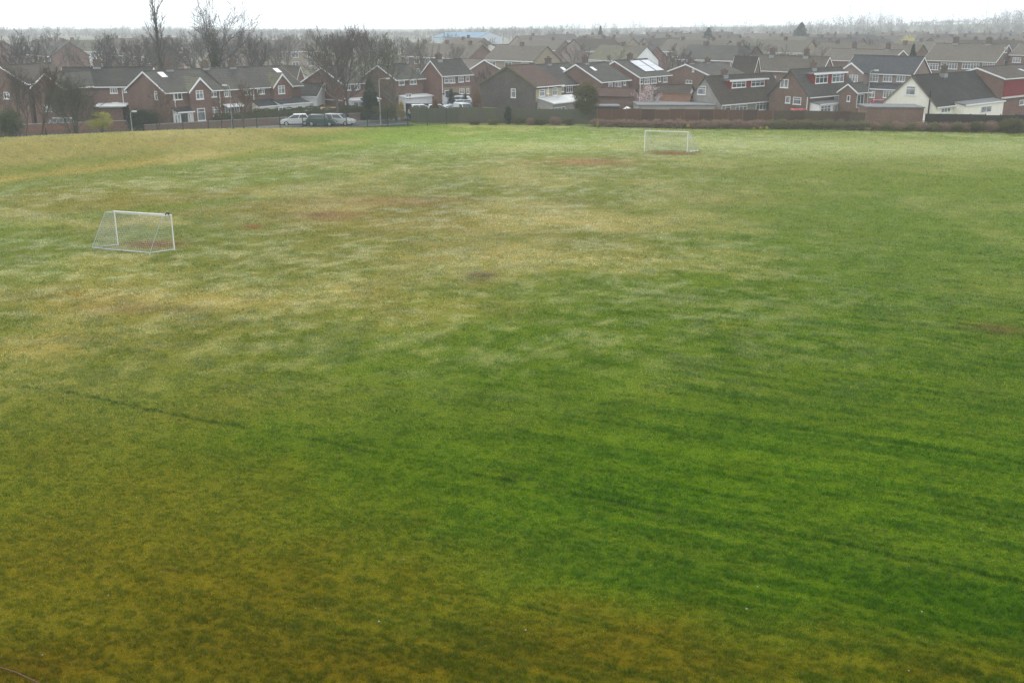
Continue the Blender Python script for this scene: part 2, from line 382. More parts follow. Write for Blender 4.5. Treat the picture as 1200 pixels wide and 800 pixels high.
def turf_at(X, Y):
    xs, ys, col = GRID['x'], GRID['y'], GRID['c']
    fx = np.clip(np.interp(X, xs, np.arange(len(xs))), 0, len(xs)-1.001); fy = np.clip(np.interp(Y, ys, np.arange(len(ys))), 0, len(ys)-1.001)
    ix = fx.astype(int); iy = fy.astype(int); fx = (fx-ix)[:, None]; fy = (fy-iy)[:, None]
    return (col[iy, ix]*(1-fx)+col[iy, ix+1]*fx)*(1-fy) + (col[iy+1, ix]*(1-fx)+col[iy+1, ix+1]*fx)*fy
def build_grass():
    N = 2900000
    # thinning out with distance; blades stop at the fences
    u = rng.random(N); Y = 1/(1/13.5 - u*(1/13.5-1/136.0))
    half = (Y*cP + 4)*.50 + 11
    X = (rng.random(N)*2-1)*half
    q = ((X-FA[0])*fnor[0] + (Y-FA[1])*fnor[1])
    keep = (q < -.2) & (Y < 138)
    X, Y = X[keep], Y[keep]; n = len(X)
    Z = height(X, Y); tuft = fbm(X, Y, 3.2, 200, 3); tuft2 = fbm(X, Y, .9, 230, 2)
    # tussocks drawn out along the mower's path
    cm, sm = math.cos(MOW), math.sin(MOW); U = X*cm+Y*sm; V = -X*sm+Y*cm
    row = fbm(U*.13, V*3.6, 1.0, 260, 3); grain = fbm(U*.7, V*1.3, 7.5, 270, 2); fine_t = fbm(X*.7, Y, 12.0, 275, 2); lump = fbm(X, Y*.8, 1.25, 280, 3)
    right = sstep(-12, 4, X-.28*(Y-20))*(1-sstep(45, 75, Y))
    nearw = 1-sstep(22, 48, Y); tm = (.04*tuft2 + .12*tuft + .34*grain + .50*fine_t)*nearw + (.3*tuft2+.4*tuft+.3*grain)*(1-nearw); tall_m = sstep(.43, .59, tm); rowm = sstep(.49, .57, row)*(.25+.75*right)
    groove = np.zeros(n)
    for off, g0, g1, st in ((0, -34, 14, 1), (.45, -10, 14, .5), (1.9, -4, 14, .6), (3.7, -6, 15, .6), (5.6, -3, 15, .6), (7.8, -2, 16, .5), (-1.6, 2, 14, .35)):
        q = (V - (-(5.78)*sm + 25.1*cm)) - off - (fbm(U, U*0, .35, 290, 2)-.5)*.5; along = sstep(g0, g0+4, U-(5.78*cm+25.1*sm)+6)*(1-sstep(g1, g1+6, U-(5.78*cm+25.1*sm)))
        groove = np.maximum(groove, st*np.exp(-(q/.12)**2)*along*(.3+.7*sstep(.3, .5, fbm(U, V, .9, 295, 2))))
    sz = Y/45.0
    tall = .45 + 1.25*tall_m + .5*rowm + .9*groove
    hgt = (.022 + .026*rng.random(n))*tall*np.clip(.8+.45*sz, .9, 2.2); wid = (.0075 + .006*rng.random(n))*np.maximum(sz, .4)*2.3
    a = rng.random(n)*2*np.pi; lean = (.3+1.0*rng.random(n))*hgt
    la = rng.random(n)*2*np.pi
    base = np.stack([X, Y, Z-.01], 1); side = np.stack([np.cos(a), np.sin(a), a*0], 1)*wid[:, None]
    tip = base + np.stack([np.cos(la)*lean, np.sin(la)*lean, hgt+.01], 1)
    v = np.stack([base-side, base+side, tip], 1).reshape(-1, 3)
    t = NT('grass_blades'); at = t.n('ShaderNodeAttribute', attribute_name='turf'); gpos = t.n('ShaderNodeNewGeometry').outputs['Position']; nz = t.noise(gpos, 11, 4, .65)
    c = t.mix(t.math('MULTIPLY', t.ramp(nz, .45, .68), .5), at.outputs['Color'], t.mix(1.0, at.outputs['Color'], (.5, .58, .5, 1), 'MULTIPLY'))
    b = t.n('ShaderNodeBsdfPrincipled'); t.l(c, b.inputs['Base Color']); b.inputs['Roughness'].default_value = .6; b.inputs['Specular IOR Level'].default_value = .07
    tr = t.n('ShaderNodeBsdfTranslucent'); t.l(c, tr.inputs[0])
    mx = t.n('ShaderNodeMixShader'); mx.inputs[0].default_value = .4
    t.l(b.outputs[0], mx.inputs[1]); t.l(tr.outputs[0], mx.inputs[2]); t.l(mx.outputs[0], t.out.inputs['Surface'])
    g = meshobj('grass', v, np.arange(3*n), 3, t.m)
    tag(g, 'short rough grass blades growing all over the playing field', 'grass', kind='stuff')
    fc = turf_at(X, Y)
    dirt = (fc[:, 0] > fc[:, 1]*1.45)[:, None]
    vary = np.clip(1.25-.011*(Y-20), .15, 1)
    rnd = (1 + (rng.random(n)-.45)*1.0*vary)[:, None]; straw = (rng.random(n) < (.07+.08*sstep(28, 45, Y)*(1-sstep(75, 100, Y)))*vary)[:, None]
    ff = sstep(28, 70, Y)[:, None]; low = np.array([[1.36, 1.2, 1.05]])*(1-ff)+np.array([[1.2, 1.18, 1.2]])*ff; high = np.array([[.58, .70, .55]])*(1-ff)+np.array([[.74, .82, .74]])*ff; k = (.15+.85*tall_m)[:, None]*.95
    fc = fc*(low*(1-k)+high*k)*1.5
    k = (sstep(.46, .62, lump)*.10)[:, None]; fc = fc*(1-k*np.array([[.9, .7, 1.]]))
    k = (rowm*.5)[:, None]; fc = fc*(1-k*np.array([[.8, .45, .5]]))
    k = (groove*.85)[:, None]; fc = fc*(1-k*np.array([[.85, .6, .55]]))
    # dead, bleached leaf lying in drifts over the worn half of the pitch; far side gets a painted pale sheen
    worn = sstep(30, 48, Y)*(1-.75*sstep(2, 26, X - .15*(Y-60)))*(1-.5*sstep(105, 128, Y)) + .55*sstep(95, 120, Y)*sstep(0, 30, X)
    fr = sstep(.475, .60, .5*fbm(X*.5, Y*.9, .8, 310, 3) + .5*fbm(X*.7, Y, 2.2, 320, 2)) * sstep(.36, .58, fbm(X, Y, .09, 330, 3))
    k = (np.clip(worn, 0, 1)*fr*.35)[:, None]; fc = fc*(1-k) + np.array([[.34, .34, .23]])*k
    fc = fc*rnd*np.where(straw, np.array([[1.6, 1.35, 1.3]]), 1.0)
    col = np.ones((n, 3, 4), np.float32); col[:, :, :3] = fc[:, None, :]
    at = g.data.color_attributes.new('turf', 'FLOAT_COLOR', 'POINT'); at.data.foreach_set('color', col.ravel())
build_grass()
# ------------------------------------------------------------ houses
# every house: local x along the ridge, y across the gable, built on its own axes
BR_DK = brick((.165, .078, .056, 1)); BR_RED = brick((.20, .085, .06, 1)); BR_GREY = brick((.095, .083, .073, 1), mortar=(.2, .19, .17, 1)); BR_PINK = brick((.27, .19, .165, 1))
BR_TAN = brick((.33, .27, .18, 1)); BR_BRN = brick((.18, .095, .066, 1)); BR_CH = brick((.10, .065, .05, 1)); BR_ORG = brick((.26, .11, .06, 1))
CREAM = plain((.80, .78, .68, 1), .85, .15, var=.07); PEBBLE = plain((.33, .31, .28, 1), .9, .1, var=.2); RWHITE = plain((.78, .79, .79, 1), .8, .2, var=.08)
T_DK = tile((.048, .045, .043, 1), mossy=.25); T_GR = tile((.076, .071, .067, 1), mossy=.3); T_BRN = tile((.075, .060, .052, 1), mossy=.3); T_PL = tile((.128, .110, .088, 1), moss=(.12, .11, .08, 1), mossy=.4)
T_MOSS = tile((.125, .115, .09, 1), moss=(.15, .15, .06, 1), mossy=.6); T_RED = tile((.098, .062, .052, 1), mossy=.2); T_SL = tile((.066, .068, .075, 1), mossy=.1)
REDCLAD = boards((.23, .03, .035, 1), .15, vert=False, pitch=.15)
LEAD = metal((.28, .29, .31, 1), .5, .4); FELT = plain((.17, .175, .18, 1), .85, .2, var=.3)

class House:
    def __init__(s, name, label, N, phi, w, L, ze, zr, wall, roof, group=None, cat='house', mode='A', z0=0.0, over=.3, trim=True, depth_below=.3):
        s.phi = R(phi); s.v = np.array((math.cos(s.phi), math.sin(s.phi))); s.u = np.array((-s.v[1], s.v[0]))
        org = np.array(N, float) - (s.v*L if mode == 'R' else 0)
        s.org = org; s.w, s.L, s.ze, s.zr = w, L, ze, zr; s.z0 = z0
        s.root = thing(name, label, cat, (org[0], org[1], z0), s.phi, group)
        zb = -depth_below
        m = MB().prism([(0, zb), (w, zb), (w, ze), (w/2, zr), (0, ze)], 'x', 0, L); s.walls = m.build('wall', wall, s.root)
        s.sl = (zr-ze)/(w/2); t = .13; g = .18; d = over*s.sl
        m = MB().prism([(-over, ze-d+.02), (w/2, zr+.02), (w+over, ze-d+.02), (w+over, ze-d+.02+t), (w/2, zr+.02+t*1.1), (-over, ze-d+.02+t)], 'x', -g, L+g)
        m.prism([(w/2-.12, zr+.1), (w/2+.12, zr+.1), (w/2+.05, zr+.26), (w/2-.05, zr+.26)], 'x', -g-.01, L+g+.01)
        s.roof = m.build('roof', roof, s.root)
        if trim:
            h = .17
            for xa, xb in ((-g-.04, -g-.003), (L+g+.003, L+g+.04)):
                MB().prism([(-over, ze-d-h+.1), (w/2, zr-h+.1), (w+over, ze-d-h+.1), (w+over, ze-d+.14), (w/2, zr+.14), (-over, ze-d+.14)], 'x', xa, xb).build('bargeboard', trim if trim is not True else WHITE, s.root)
            MB().box(-g-.04, -over-.11, ze-d-.02, L+g+.04, -over-.003, ze-d+.10).build('gutter', WHITE, s.root)
    def loc(s, face, px, py, off=0.0):
        d = np.array(rdir(px, py)); o = np.array((0, 0, H))
        if face == 'S': n = s.u; c = s.org - s.u*off
        elif face == 'W': n = s.v; c = s.org - s.v*off
        else: n = s.v; c = s.org + s.v*(s.L+off)
        t = ((c-o[:2])@n)/(d[:2]@n); h = o + d*t
        rel = h[:2]-s.org
        return float(rel@s.v) if face == 'S' else float(rel@s.u), float(h[2])-s.z0
    def P(s, face, a, out, z):
        if face == 'S': return (a, -out, z)
        if face == 'W': return (-out, a, z)
        return (s.L+out, a, z)
    def fbox(s, m, face, a0, a1, o0, o1, z0, z1):
        p = s.P(face, a0, o0, z0); q = s.P(face, a1, o1, z1)
        return m.box(min(p[0], q[0]), min(p[1], q[1]), z0, max(p[0], q[0]), max(p[1], q[1]), z1)
    def win(s, face, a0, z0, a1, z1, cols=2, top=False, off=0.0, g=None, name='window', frame=None, simple=False):
        a0, a1 = sorted((a0, a1)); z0, z1 = sorted((z0, z1)); f = .075
        m = MB()
        s.fbox(m, face, a0, a1, off+.004, off+.07, z0, z0+f); s.fbox(m, face, a0, a1, off+.004, off+.07, z1-f, z1)
        s.fbox(m, face, a0, a0+f, off+.004, off+.07, z0+f, z1-f); s.fbox(m, face, a1-f, a1, off+.004, off+.07, z0+f, z1-f)
        zt = z1-f-(z1-z0)*.25
        for k in range(1, cols):
            a = a0+(a1-a0)*k/cols; s.fbox(m, face, a-f*.45, a+f*.45, off+.004, off+.066, z0+f, z1-f)
        if top:
            for k in range(cols):
                b0 = a0+(a1-a0)*k/cols+f*.5; b1 = a0+(a1-a0)*(k+1)/cols-f*.5
                s.fbox(m, face, max(b0, a0+f), min(b1, a1-f), off+.004, off+.064, zt-.03, zt+.03)
        if name == 'window': s.fbox(m, face, a0-.06, a1+.06, off+.004, off+.13, z0-.07, z0-.003)
        w = m.build(name, frame or WHITE, s.root)
        if not simple:
            p = MB(); s.fbox(p, face, a0+f*.6, a1-f*.6, off+.006, off+.03, z0+f*.6, z1-f*.6)
            p.build('pane', g or random.choice((GNET, GMID, GMID, GDARK)), w)
        return w
    def pwin(s, face, px0, py0, px1, py1, cols=2, top=False, off=0.0, g=None, name='window', frame=None):
        a0, z1 = s.loc(face, px0, py0, off); a1, z0 = s.loc(face, px1, py1, off)
        zc = (s.loc(face, px0, py1, off)[1] + z0)/2; zt = (s.loc(face, px1, py0, off)[1]+z1)/2
        return s.win(face, a0, zc, a1, zt, cols, top, off, g, name, frame)
    def chim(s, x, h=.95, mat=None, wx=.85, wy=.55, y=None, pots=2):
        y = s.w/2 if y is None else y; zt = s.zr+h
        m = MB(); m.box(x-wx/2, y-wy/2, s.zr-.9, x+wx/2, y+wy/2, zt-.18); m.box(x-wx/2-.05, y-wy/2-.05, zt-.177, x+wx/2+.05, y+wy/2+.05, zt)
        m.mat(1)
        for k in range(pots):
            xx = x+(k-(pots-1)/2)*.36; m.tube([(xx, y, zt), (xx, y, zt+.28)], [.13, .10], 8)
        m.mat(2).box(x-wx/2-.07, y-wy/2-.12, s.zr-.35, x+wx/2+.07, y+wy/2+.12, s.zr+.2)
        return m.build('chimney', [mat or BR_CH, plain((.16, .09, .06, 1)), LEAD], s.roof)
    def pipe(s, face, px, off=0.0):
        a, _ = s.loc(face, px, 100, off); p0 = s.P(face, a, off+.07, 0); p1 = s.P(face, a, off+.07, s.ze-.15)
        MB().tube([p0, p1], .055, 6).build('downpipe', WHITE, s.root)
    def skylight(s, px, py, hx=.45, hs=.75, mat=None, name='skylight'):
        # point on the near roof slope under this survey ray
        d = np.array(rdir(px, py)); n = np.array([*(-s.u*s.sl), 0]) ; n = np.array([s.sl*-s.u[0]*-1, s.sl*-s.u[1]*-1, -1.0])
        p0 = np.array([s.org[0], s.org[1], s.z0+s.ze+.15]); t = ((p0-np.array((0, 0, H)))@n)/(d@n); h = np.array((0, 0, H))+d*t
        rel = h[:2]-s.org; x = float(rel@s.v); y = float(rel@s.u); c = math.atan(s.sl); ys = hs*math.cos(c)
        zf = lambda yy: s.ze+yy*s.sl+.15
        m = MB().mat(0).prism([(y-ys, zf(y-ys)-.05), (y+ys, zf(y+ys)-.05), (y+ys, zf(y+ys)+.07), (y-ys, zf(y-ys)+.07)], 'x', x-hx, x+hx)
        w = m.build(name, mat or GMID, s.root)
        return w
    def wing(s, x0, x1, p, zr, wall, roof, trim=WHITE):
        """gable wing standing proud of the long front by p metres"""
        ze = s.ze; c = (x0+x1)/2; ym = min(s.w/2, (zr-ze)/s.sl) if zr > ze else .5
        m = MB().prism([(x0, -.3), (x1, -.3), (x1, ze), (c, zr), (x0, ze)], 'y', -p, .05); m.build('gable_wing', wall, s.root)
        sl = (zr-ze)/((x1-x0)/2); o = .22; d = o*sl; t = .12
        MB().prism([(x0-o, ze-d+.025), (c, zr+.025), (x1+o, ze-d+.025), (x1+o, ze-d+t), (c, zr+t*1.2), (x0-o, ze-d+t)], 'y', -p-.15, ym-.02).build('wing_roof', roof, s.root)
        MB().prism([(x0-o, ze-d-.1), (c, zr-.13), (x1+o, ze-d-.1), (x1+o, ze-d+t+.02), (c, zr+.17), (x0-o, ze-d+t+.02)], 'y', -p-.20, -p-.153).build('bargeboard', trim, s.root)
    def lean(s, x0, x1, p, zt, zl, wall, roof, walls=True, off=0.0, name='porch'):
        m = MB()
        if walls: m.prism([(-off-p, -.3), (-off, -.3), (-off, zt-.05), (-off-p, zl-.05)], 'x', x0, x1)
        w = m.build(name, wall, s.root) if walls else None
        sl = (zt-zl)/p; o = .18
        MB().prism([(-off-p-o, zl-o*sl), (-off-.003, zt-.003*sl), (-off-.003, zt+.1), (-off-p-o, zl-o*sl+.1)], 'x', x0-.12, x1+.12).build(name+'_roof' if walls else name, roof, s.root)
        if walls: MB().box(x0-.13, -off-p-o-.07, zl-o*sl-.05, x1+.13, -off-p-o-.003, zl-o*sl+.1).build('fascia', WHITE, s.root)
        return w
    def dormer(s, x0, x1, yf, z1, wall, nwin, cols=3):
        yb = min(s.w*.5, (z1-s.ze)/s.sl); zf = s.ze+yf*s.sl
        MB().prism([(yf, zf-.15), (yb, z1-.1), (yb, z1), (yf, z1)], 'x', x0, x1).build('dormer', wall, s.root)
        MB().box(x0-.15, yf-.22, z1+.003, x1+.15, yb+.3, z1+.12).build('dormer_roof', FELT, s.root)
        MB().box(x0-.16, yf-.26, z1-.08, x1+.16, yf-.223, z1+.13).build('fascia', WHITE, s.root)
        for k in range(nwin):
            c = x0+(x1-x0)*(k+.5)/nwin; ww = (x1-x0)/nwin*.36
            s.win('S', c-ww, zf+.22, c+ww, z1-.12, cols, True, off=-yf)
def fit(mode, xl, xc, xr, Y, phi, ye, ya):
    ph = R(phi); v = np.array((math.cos(ph), math.sin(ph))); u = np.array((-v[1], v[0])); ze = zat(ye, Y); k = (H-ze)*sP
    N = np.array((colx(xc, Y, ze), Y)); al = (xl-600)/1200; ar = (xr-600)/1200
    f = lambda a, d: (a*(N[1]*cP+k)-N[0])/(d[0]-a*d[1]*cP)
    if mode == 'A': w = f(al, u); L = f(ar, v)
    else: L = f(al, -v); w = f(ar, u)
    zr = zat(ya, N[1]+u[1]*w/2)
    return N, w, L, ze, zr
def house(name, label, mode, xl, xc, xr, Y, phi, ye, ya, wall, roof, w=None, L=None, **k):
    N, fw, fL, ze, zr = fit(mode, xl, xc, xr, Y, phi, ye, ya); w = w or fw; L = L or fL
    print('HOUSE %-34s N=(%.1f,%.1f) w=%.1f L=%.1f ze=%.2f zr=%.2f' % (label[:34], N[0], N[1], w, L, ze, zr))
    return House(name, label, N, phi, w, L, ze, zr, wall, roof, mode=mode, **k)

# --- right-hand bungalows with dormers
K = house('bungalow', 'red dormered bungalow with a grey pebbledashed gable and brown tiled roof', 'A', 806, 845, 921, 142, 42, 121, 91, PEBBLE, T_BRN, trim=plain((.1, .09, .085, 1)))
K.pwin('W', 818, 101, 827, 111, 1, True, g=GNET)
a0, _ = K.loc('S', 855, 110); a1, _ = K.loc('S', 901, 105)
K.dormer(K.L*.22, K.L*.80, 1.35, K.zr-.55, REDCLAD, 2)
K.pwin('S', 850, 124, 856, 129.5, 1, True); K.pwin('S', 862, 123, 875, 129.5, 3, True); K.pwin('S', 886, 120, 897, 129, 3, True)
K.pwin('S', 902, 118, 912, 131, 2, False, name='door'); K.chim(K.L*.27, .9); K.pipe('S', 847)
Lh = house('bungalow', 'red dormered bungalow with a brown brick gable, left of the lamp post', 'A', 902, 948, 1006, 143, 42, 112.5, 83, BR_BRN, T_GR, trim=plain((.1, .09, .085, 1)))
Lh.pwin('W', 915, 93, 923.5, 103, 2, False, g=GNET); Lh.pwin('W', 930, 114, 938.5, 122.5, 1, True); Lh.pwin('W', 921, 113, 926, 121, 1, False)
Lh.dormer(Lh.L*.2, Lh.L*.86, 1.2, Lh.zr-.5, REDCLAD, 2); Lh.chim(Lh.L*.42, 1.0)
Lh.lean(.4, Lh.L*.55, 1.5, 2.45, 2.2, RWHITE, FELT, name='sun_porch'); Lh.win('S', .7, .9, 3.2, 2.0, 3, True, off=1.5); Lh.win('S', 3.7, .2, 4.9, 2.0, 1, off=1.5, name='door')
Lh.pwin('S', 978, 112, 986, 121, 2, True); Lh.pipe('S', 947)
PG = house('porch_extension', 'small brown brick gabled porch extension with a white door beside the second dormer bungalow', 'A', 990, 1004, 1019, 143, 42, 108, 99.5, BR_BRN, T_GR, cat='extension', w=2.6, L=3.4)
PG.pwin('S', 1004.5, 111, 1011, 126, 2, False, name='door'); PG.pwin('W', 993, 112, 996, 119, 1)
Nh = house('bungalow', 'cream rendered bungalow with a big dark tiled roof and one gable window', 'A', 1035, 1097, 1168, 138, 42, 124, 90, CREAM, T_DK, trim=plain((.2, .17, .12, 1)))
Nh.pwin('W', 1062.5, 101, 1072.5, 111.5, 1, True, g=GNET); Nh.chim(Nh.L*.42, 1.2, mat=BR_GREY, y=Nh.w*.42)
Nh.pwin('S', 1103, 126.5, 1113, 132, 3, False); a0, _ = Nh.loc('S', 1117, 125); a1, _ = Nh.loc('S', 1163, 120)
Nh.lean(a0, a1, 1.6, Nh.ze+.15, Nh.ze-.12, CREAM, FELT, name='extension'); Nh.pwin('S', 1150, 124.5, 1161, 132, 2, False, off=1.6, name='patio_door')
MB().tube([(-.12, Nh.w*.12, .5), (-.12, Nh.w*.12, 4.2)], .09, 8).build('flue', plain((.02, .02, .02, 1)), Nh.root)
O = house('house', 'red brick house with maroon cladding under the eave, beyond the cream bungalow', 'A', 1149, 1177, 1240, 150, 42, 92.5, 81, BR_RED, T_BRN, w=8.0)
O.fbox(m := MB(), 'S', .15, O.L-.5, .005, .09, O.ze-2.5, O.ze-.35); m.build('cladding', REDCLAD, O.root)
O.fbox(m := MB(), 'S', -.1, O.L-.5, .01, .5, O.ze-2.75, O.ze-2.55); m.build('canopy', OFFW, O.root); O.pwin('S', 1195, 117, 1203, 123, 2)
O.skylight(1197, 82.5, .5, .4); MB().box(-.1, O.w*.5-.2, O.zr-1.5, -.02, O.w*.5+.2, O.zr-.9).build('vent', WHITE, O.root)
# --- grey gable house and its row
E = house('house', 'house with a broad dark grey brick gable, one small window and brown roof', 'A', 563, 628, 658, 142, 53, 101.5, 78.3, BR_GREY, T_RED, trim=plain((.16, .15, .07, 1)))
E.pwin('W', 599, 104, 604.5, 114.5, 1, True, g=GNET)
E.fbox(m := MB(), 'W', .2, E.w-.2, .004, .03, 1.35, 1.5); m.build('string_course', plain((.36, .26, .2, 1)), E.root)
E.fbox(m := MB(), 'S', .0, E.L, .003, .03, 2.6, E.ze-.4); m.build('upper_cladding', plain((.42, .37, .24, 1)), E.root)
E.pwin('S', 632, 105, 638, 113, 1, True, off=.03); E.pwin('S', 640.5, 105, 642.5, 110, 1, off=.03); E.pwin('S', 647.5, 103, 652.5, 112, 2, True, off=.03); E.pipe('S', 642)
E.lean(.3, E.L+2.6, 2.6, 3.05, 2.45, PEBBLE, plain((.62, .63, .62, 1), .5, .3, var=.25), name='lean_to'); E.pwin('S', 645, 126, 662, 132, 4, False, off=2.6)
F = house('house', 'grey roofed house with rooflights directly behind the dark grey brick gable house', 'A', 640, 657, 694, 150, 53, 100, 78, BR_DK, T_GR, w=8.5, trim=plain((.12, .1, .09, 1)))
F.pwin('S', 657.5, 101.5, 660.5, 108, 1, True); F.pwin('S', 663.5, 100.5, 670.5, 108.5, 3, True); F.skylight(662, 82.5, .4, .7, WHITE); F.chim(F.L*.35, 1.0); F.skylight(676, 82.5, .35, .5, WHITE)
G = house('house', 'dark brick gabled house immediately left of the solar panel house', 'A', 668, 704, 737, 151, 53, 96, 76.6, BR_DK, T_GR, w=8.5)
G.pwin('S', 713, 96.5, 717.5, 103, 1, True, g=GNET); G.pwin('S', 720.5, 94.5, 727.5, 102.5, 2, True, g=GNET); G.pwin('S', 730.5, 94, 733, 100, 1, True); G.chim(G.L*.3, 1.1); G.skylight(695.5, 81, .35, .5, WHITE)
Hh = house('house', 'two-storey dark brick house with bright solar panels on its grey roof', 'A', 712, 749, 785, 158, 53, 90.6, 72.7, BR_DK, T_GR, w=8.5)
Hh.pwin('S', 749.5, 92.5, 753, 98.5, 1, True); Hh.pwin('S', 755, 92, 761, 98.5, 2, True, g=GNET); Hh.pwin('S', 763, 91, 769, 98, 2, True, g=GNET); Hh.pwin('S', 771.5, 90.5, 774, 96, 1); Hh.pwin('S', 777, 89.5, 781.5, 96.5, 1, True, g=GNET); Hh.pipe('S', 749.8); Hh.chim(Hh.L*.45, 1.0)
SOLAR = metal((.55, .57, .6, 1), .22, .5)
def solar(hs, xa, xb, ya, yb):
    zf = lambda y: hs.ze+y*hs.sl+.2
    m = MB(); nx = 5
    for i in range(nx):
        for j in range(2):
            x0 = xa+(xb-xa)*i/nx; x1 = xa+(xb-xa)*(i+1)/nx-.05; y0 = ya+(yb-ya)*j/2; y1 = ya+(yb-ya)*(j+1)/2-.05
            m.prism([(y0, zf(y0)), (y1, zf(y1)), (y1, zf(y1)+.05), (y0, zf(y0)+.05)], 'x', x0, x1)
    m.build('solar_panel', SOLAR, hs.root)
solar(Hh, Hh.L*.36, Hh.L*.68, .9, Hh.w/2-.35); solar(Hh, Hh.L*.72, Hh.L*.97, .9, Hh.w/2-.35)
J = house('house', 'low brown brick house with a wide gable and small vent above the bungalow roofs', 'A', 790, 832, 872, 165, 42, 89, 76.3, BR_BRN, T_GR, w=9.5)
J.pwin('W', 804, 94, 811, 98, 2); J.pwin('W', 811.5, 81.5, 813.5, 84.5, 1); J.chim(J.L*.12, .9); J.chim(J.L*.6, .9)
J2 = house('house', 'house with a dark brown roof showing above the pebbledashed bungalow roof ridge', 'R', 858, 884, 890, 176, -48, 82, 68, BR_BRN, T_BRN)
# --- low outbuildings between
GB = house('garage', 'long low brick garage with a brown tiled roof below the solar panel house', 'R', 701, 741, 748, 146, -20, 113.5, 105, BR_BRN, T_RED, cat='garage', trim=False, L=5.5)
GB2 = house('bungalow', 'low bungalow roof with mossy ridge beside the pink blossom tree', 'R', 762, 806, 814, 147, -25, 111.5, 101.5, RWHITE, T_BRN, trim=False)
GB3 = house('garage', 'low garage with an orange brown tiled roof left of the dormer bungalow', 'R', 773, 806, 812, 144, -25, 121, 112, BR_BRN, tile((.17, .095, .065, 1), mossy=.2), cat='garage', trim=False)
def flatbox(name, label, cat, xa, xb, Y, D, zt, wall, roof=FELT, phi=0, lip=.12, group=None):
    X0 = colx(xa, Y, zt); Y1 = Y+(colx(xb, Y, zt)-X0)*math.tan(R(phi))
    t = thing(name, label, cat, (X0, Y, hz(X0, Y)), R(phi), group)
    a = (xb-600)/1200; v = (math.cos(R(phi)), math.sin(R(phi))); Lx = (a*(Y*cP+(H-zt)*sP)-X0)/(v[0]-a*v[1]*cP)
    MB().box(0, 0, -.3, Lx, D, zt-.15).build('wall', wall, t)
    MB().box(-lip, -lip, zt-.147, Lx+lip, D+lip, zt).build('roof', roof, t)
    return t, Lx
flatbox('flat_roof_garage', 'long grey flat-roofed garage block behind the brown fence', 'garage', 748, 838, 139.5, 6, 2.45, PEBBLE)
flatbox('flat_roof_garage', 'brick garage with a grey flat roof at the field edge beside the cream bungalow', 'garage', 1016, 1083, 133.5, 5, 2.6, BR_BRN, phi=-6)
flatbox('shed', 'dark timber shed with a flat roof behind the fence near the blossom tree', 'shed', 699, 726, 140, 3, 2.3, boards((.05, .055, .06, 1)))
gh = thing('greenhouse', 'small white framed greenhouse with a pale pitched roof behind the fence', 'greenhouse', (colx(729, 139.5, 1), 139.5, 0), R(4))
MB().box(0, 0, 0, 2.1, 2.4, 1.35).build('wall', GNET, gh); MB().prism([(0, 1.353), (1.05, 2.0), (2.1, 1.353)], 'y', -.05, 2.45).build('roof', plain((.6, .66, .64, 1), .3, .5), gh)
m = MB()
for k in range(5): m.box(k*.51-.02, -.06, 0, k*.51+.02, -.003, 1.4)
m.box(-.03, -.07, 1.3, 2.13, -.004, 1.37); m.build('frame', WHITE, gh)
# --- left-hand brick houses
B = house('house', 'brick house with a tall broad gable, white bargeboards and white porch bay', 'A', 148.5, 194, 262, 129, 50, 108.4, 85, BR_DK, T_GR, over=.35)
g0, _ = B.loc('S', 222, 105, .6); g1, _ = B.loc('S', 247, 105, .6); B.wing(g0, g1, .6, zat(90.3, 136), BR_DK, T_MOSS)
B.pwin('S', 229, 106, 238.5, 116.5, 2, True, off=.6, g=GNET); B.pwin('S', 230.5, 127, 241, 141.5, 1, True, off=.6, g=GMID)
B.pwin('S', 202.5, 109, 213.5, 117, 2, False); B.pwin('S', 246, 106, 254, 114, 2, True, g=GNET); B.pwin('S', 246, 125.5, 256, 136, 2, True, g=GNET); B.pwin('W', 181, 107, 185.5, 117, 1, True)
x0, _ = B.loc('S', 202, 130); x1, _ = B.loc('S', 224, 130); B.lean(x0, min(x1, g0-.15), 1.2, 2.75, 2.3, OFFW, T_DK, name='porch')
xa, _ = B.loc('S', 204, 135, 1.2); xb, _ = B.loc('S', 212, 135, 1.2); xc, _ = B.loc('S', 223, 135, 1.2)
B.win('S', xa, .3, xb-.1, 2.05, 2, off=1.2); B.win('S', xb, .1, xb+.9, 2.1, 1, off=1.2, name='door', frame=plain((.06, .07, .07, 1)), g=GDARK); B.win('S', xb+1.05, .5, xc, 2.05, 1, off=1.2)
B.skylight(190.5, 88, .4, .6, WHITE); B.chim(B.L*.42, 1.1); B.pipe('S', 203); B.pipe('S', 256)
# neighbour shares the row: same axes, starts where B ends
def along(base, gap, xr, ye_from, **k):
    N = base.org + base.v*(base.L+gap); a = (xr-600)/1200; kk = (H-base.ze)*sP
    L = (a*(N[1]*cP+kk)-N[0])/(base.v[0]-a*base.v[1]*cP); return N, L
N2, L2 = along(B, .05, 310, 0)
B2 = House('house', 'middle brick house of the left row with white canopy over its door', N2, 50, B.w, L2, B.ze, B.zr, BR_DK, T_GR, over=.35)
B2.pwin('S', 262, 106, 270, 113.5, 3, True, g=GNET); B2.pwin('S', 285, 103.5, 294, 111.5, 2, True); B2.pwin('S', 301, 102.5, 310, 110.5, 3, True, g=GNET); B2.pwin('S', 263, 124, 271, 134, 2, True, g=GNET)
B2.pwin('S', 274, 124, 281, 134, 2, True, g=GNET); B2.pwin('S', 296, 122, 301, 131, 2, True, g=GNET); B2.chim(.4, 1.1); B2.chim(B2.L*.72, 1.1); B2.pipe('S', 296)
xa, _ = B2.loc('S', 262, 125, 0); B2.lean(xa, xa+2.6, .9, 2.7, 2.45, None, WHITE, walls=False, name='canopy')
N3, L3 = along(B2, .05, 350, 0)
B3 = House('house', 'brick house with a gabled wing over a white rendered ground floor extension', N3, 50, B.w, max(L3, 6), B.ze, B.zr, BR_DK, T_GR, over=.35)
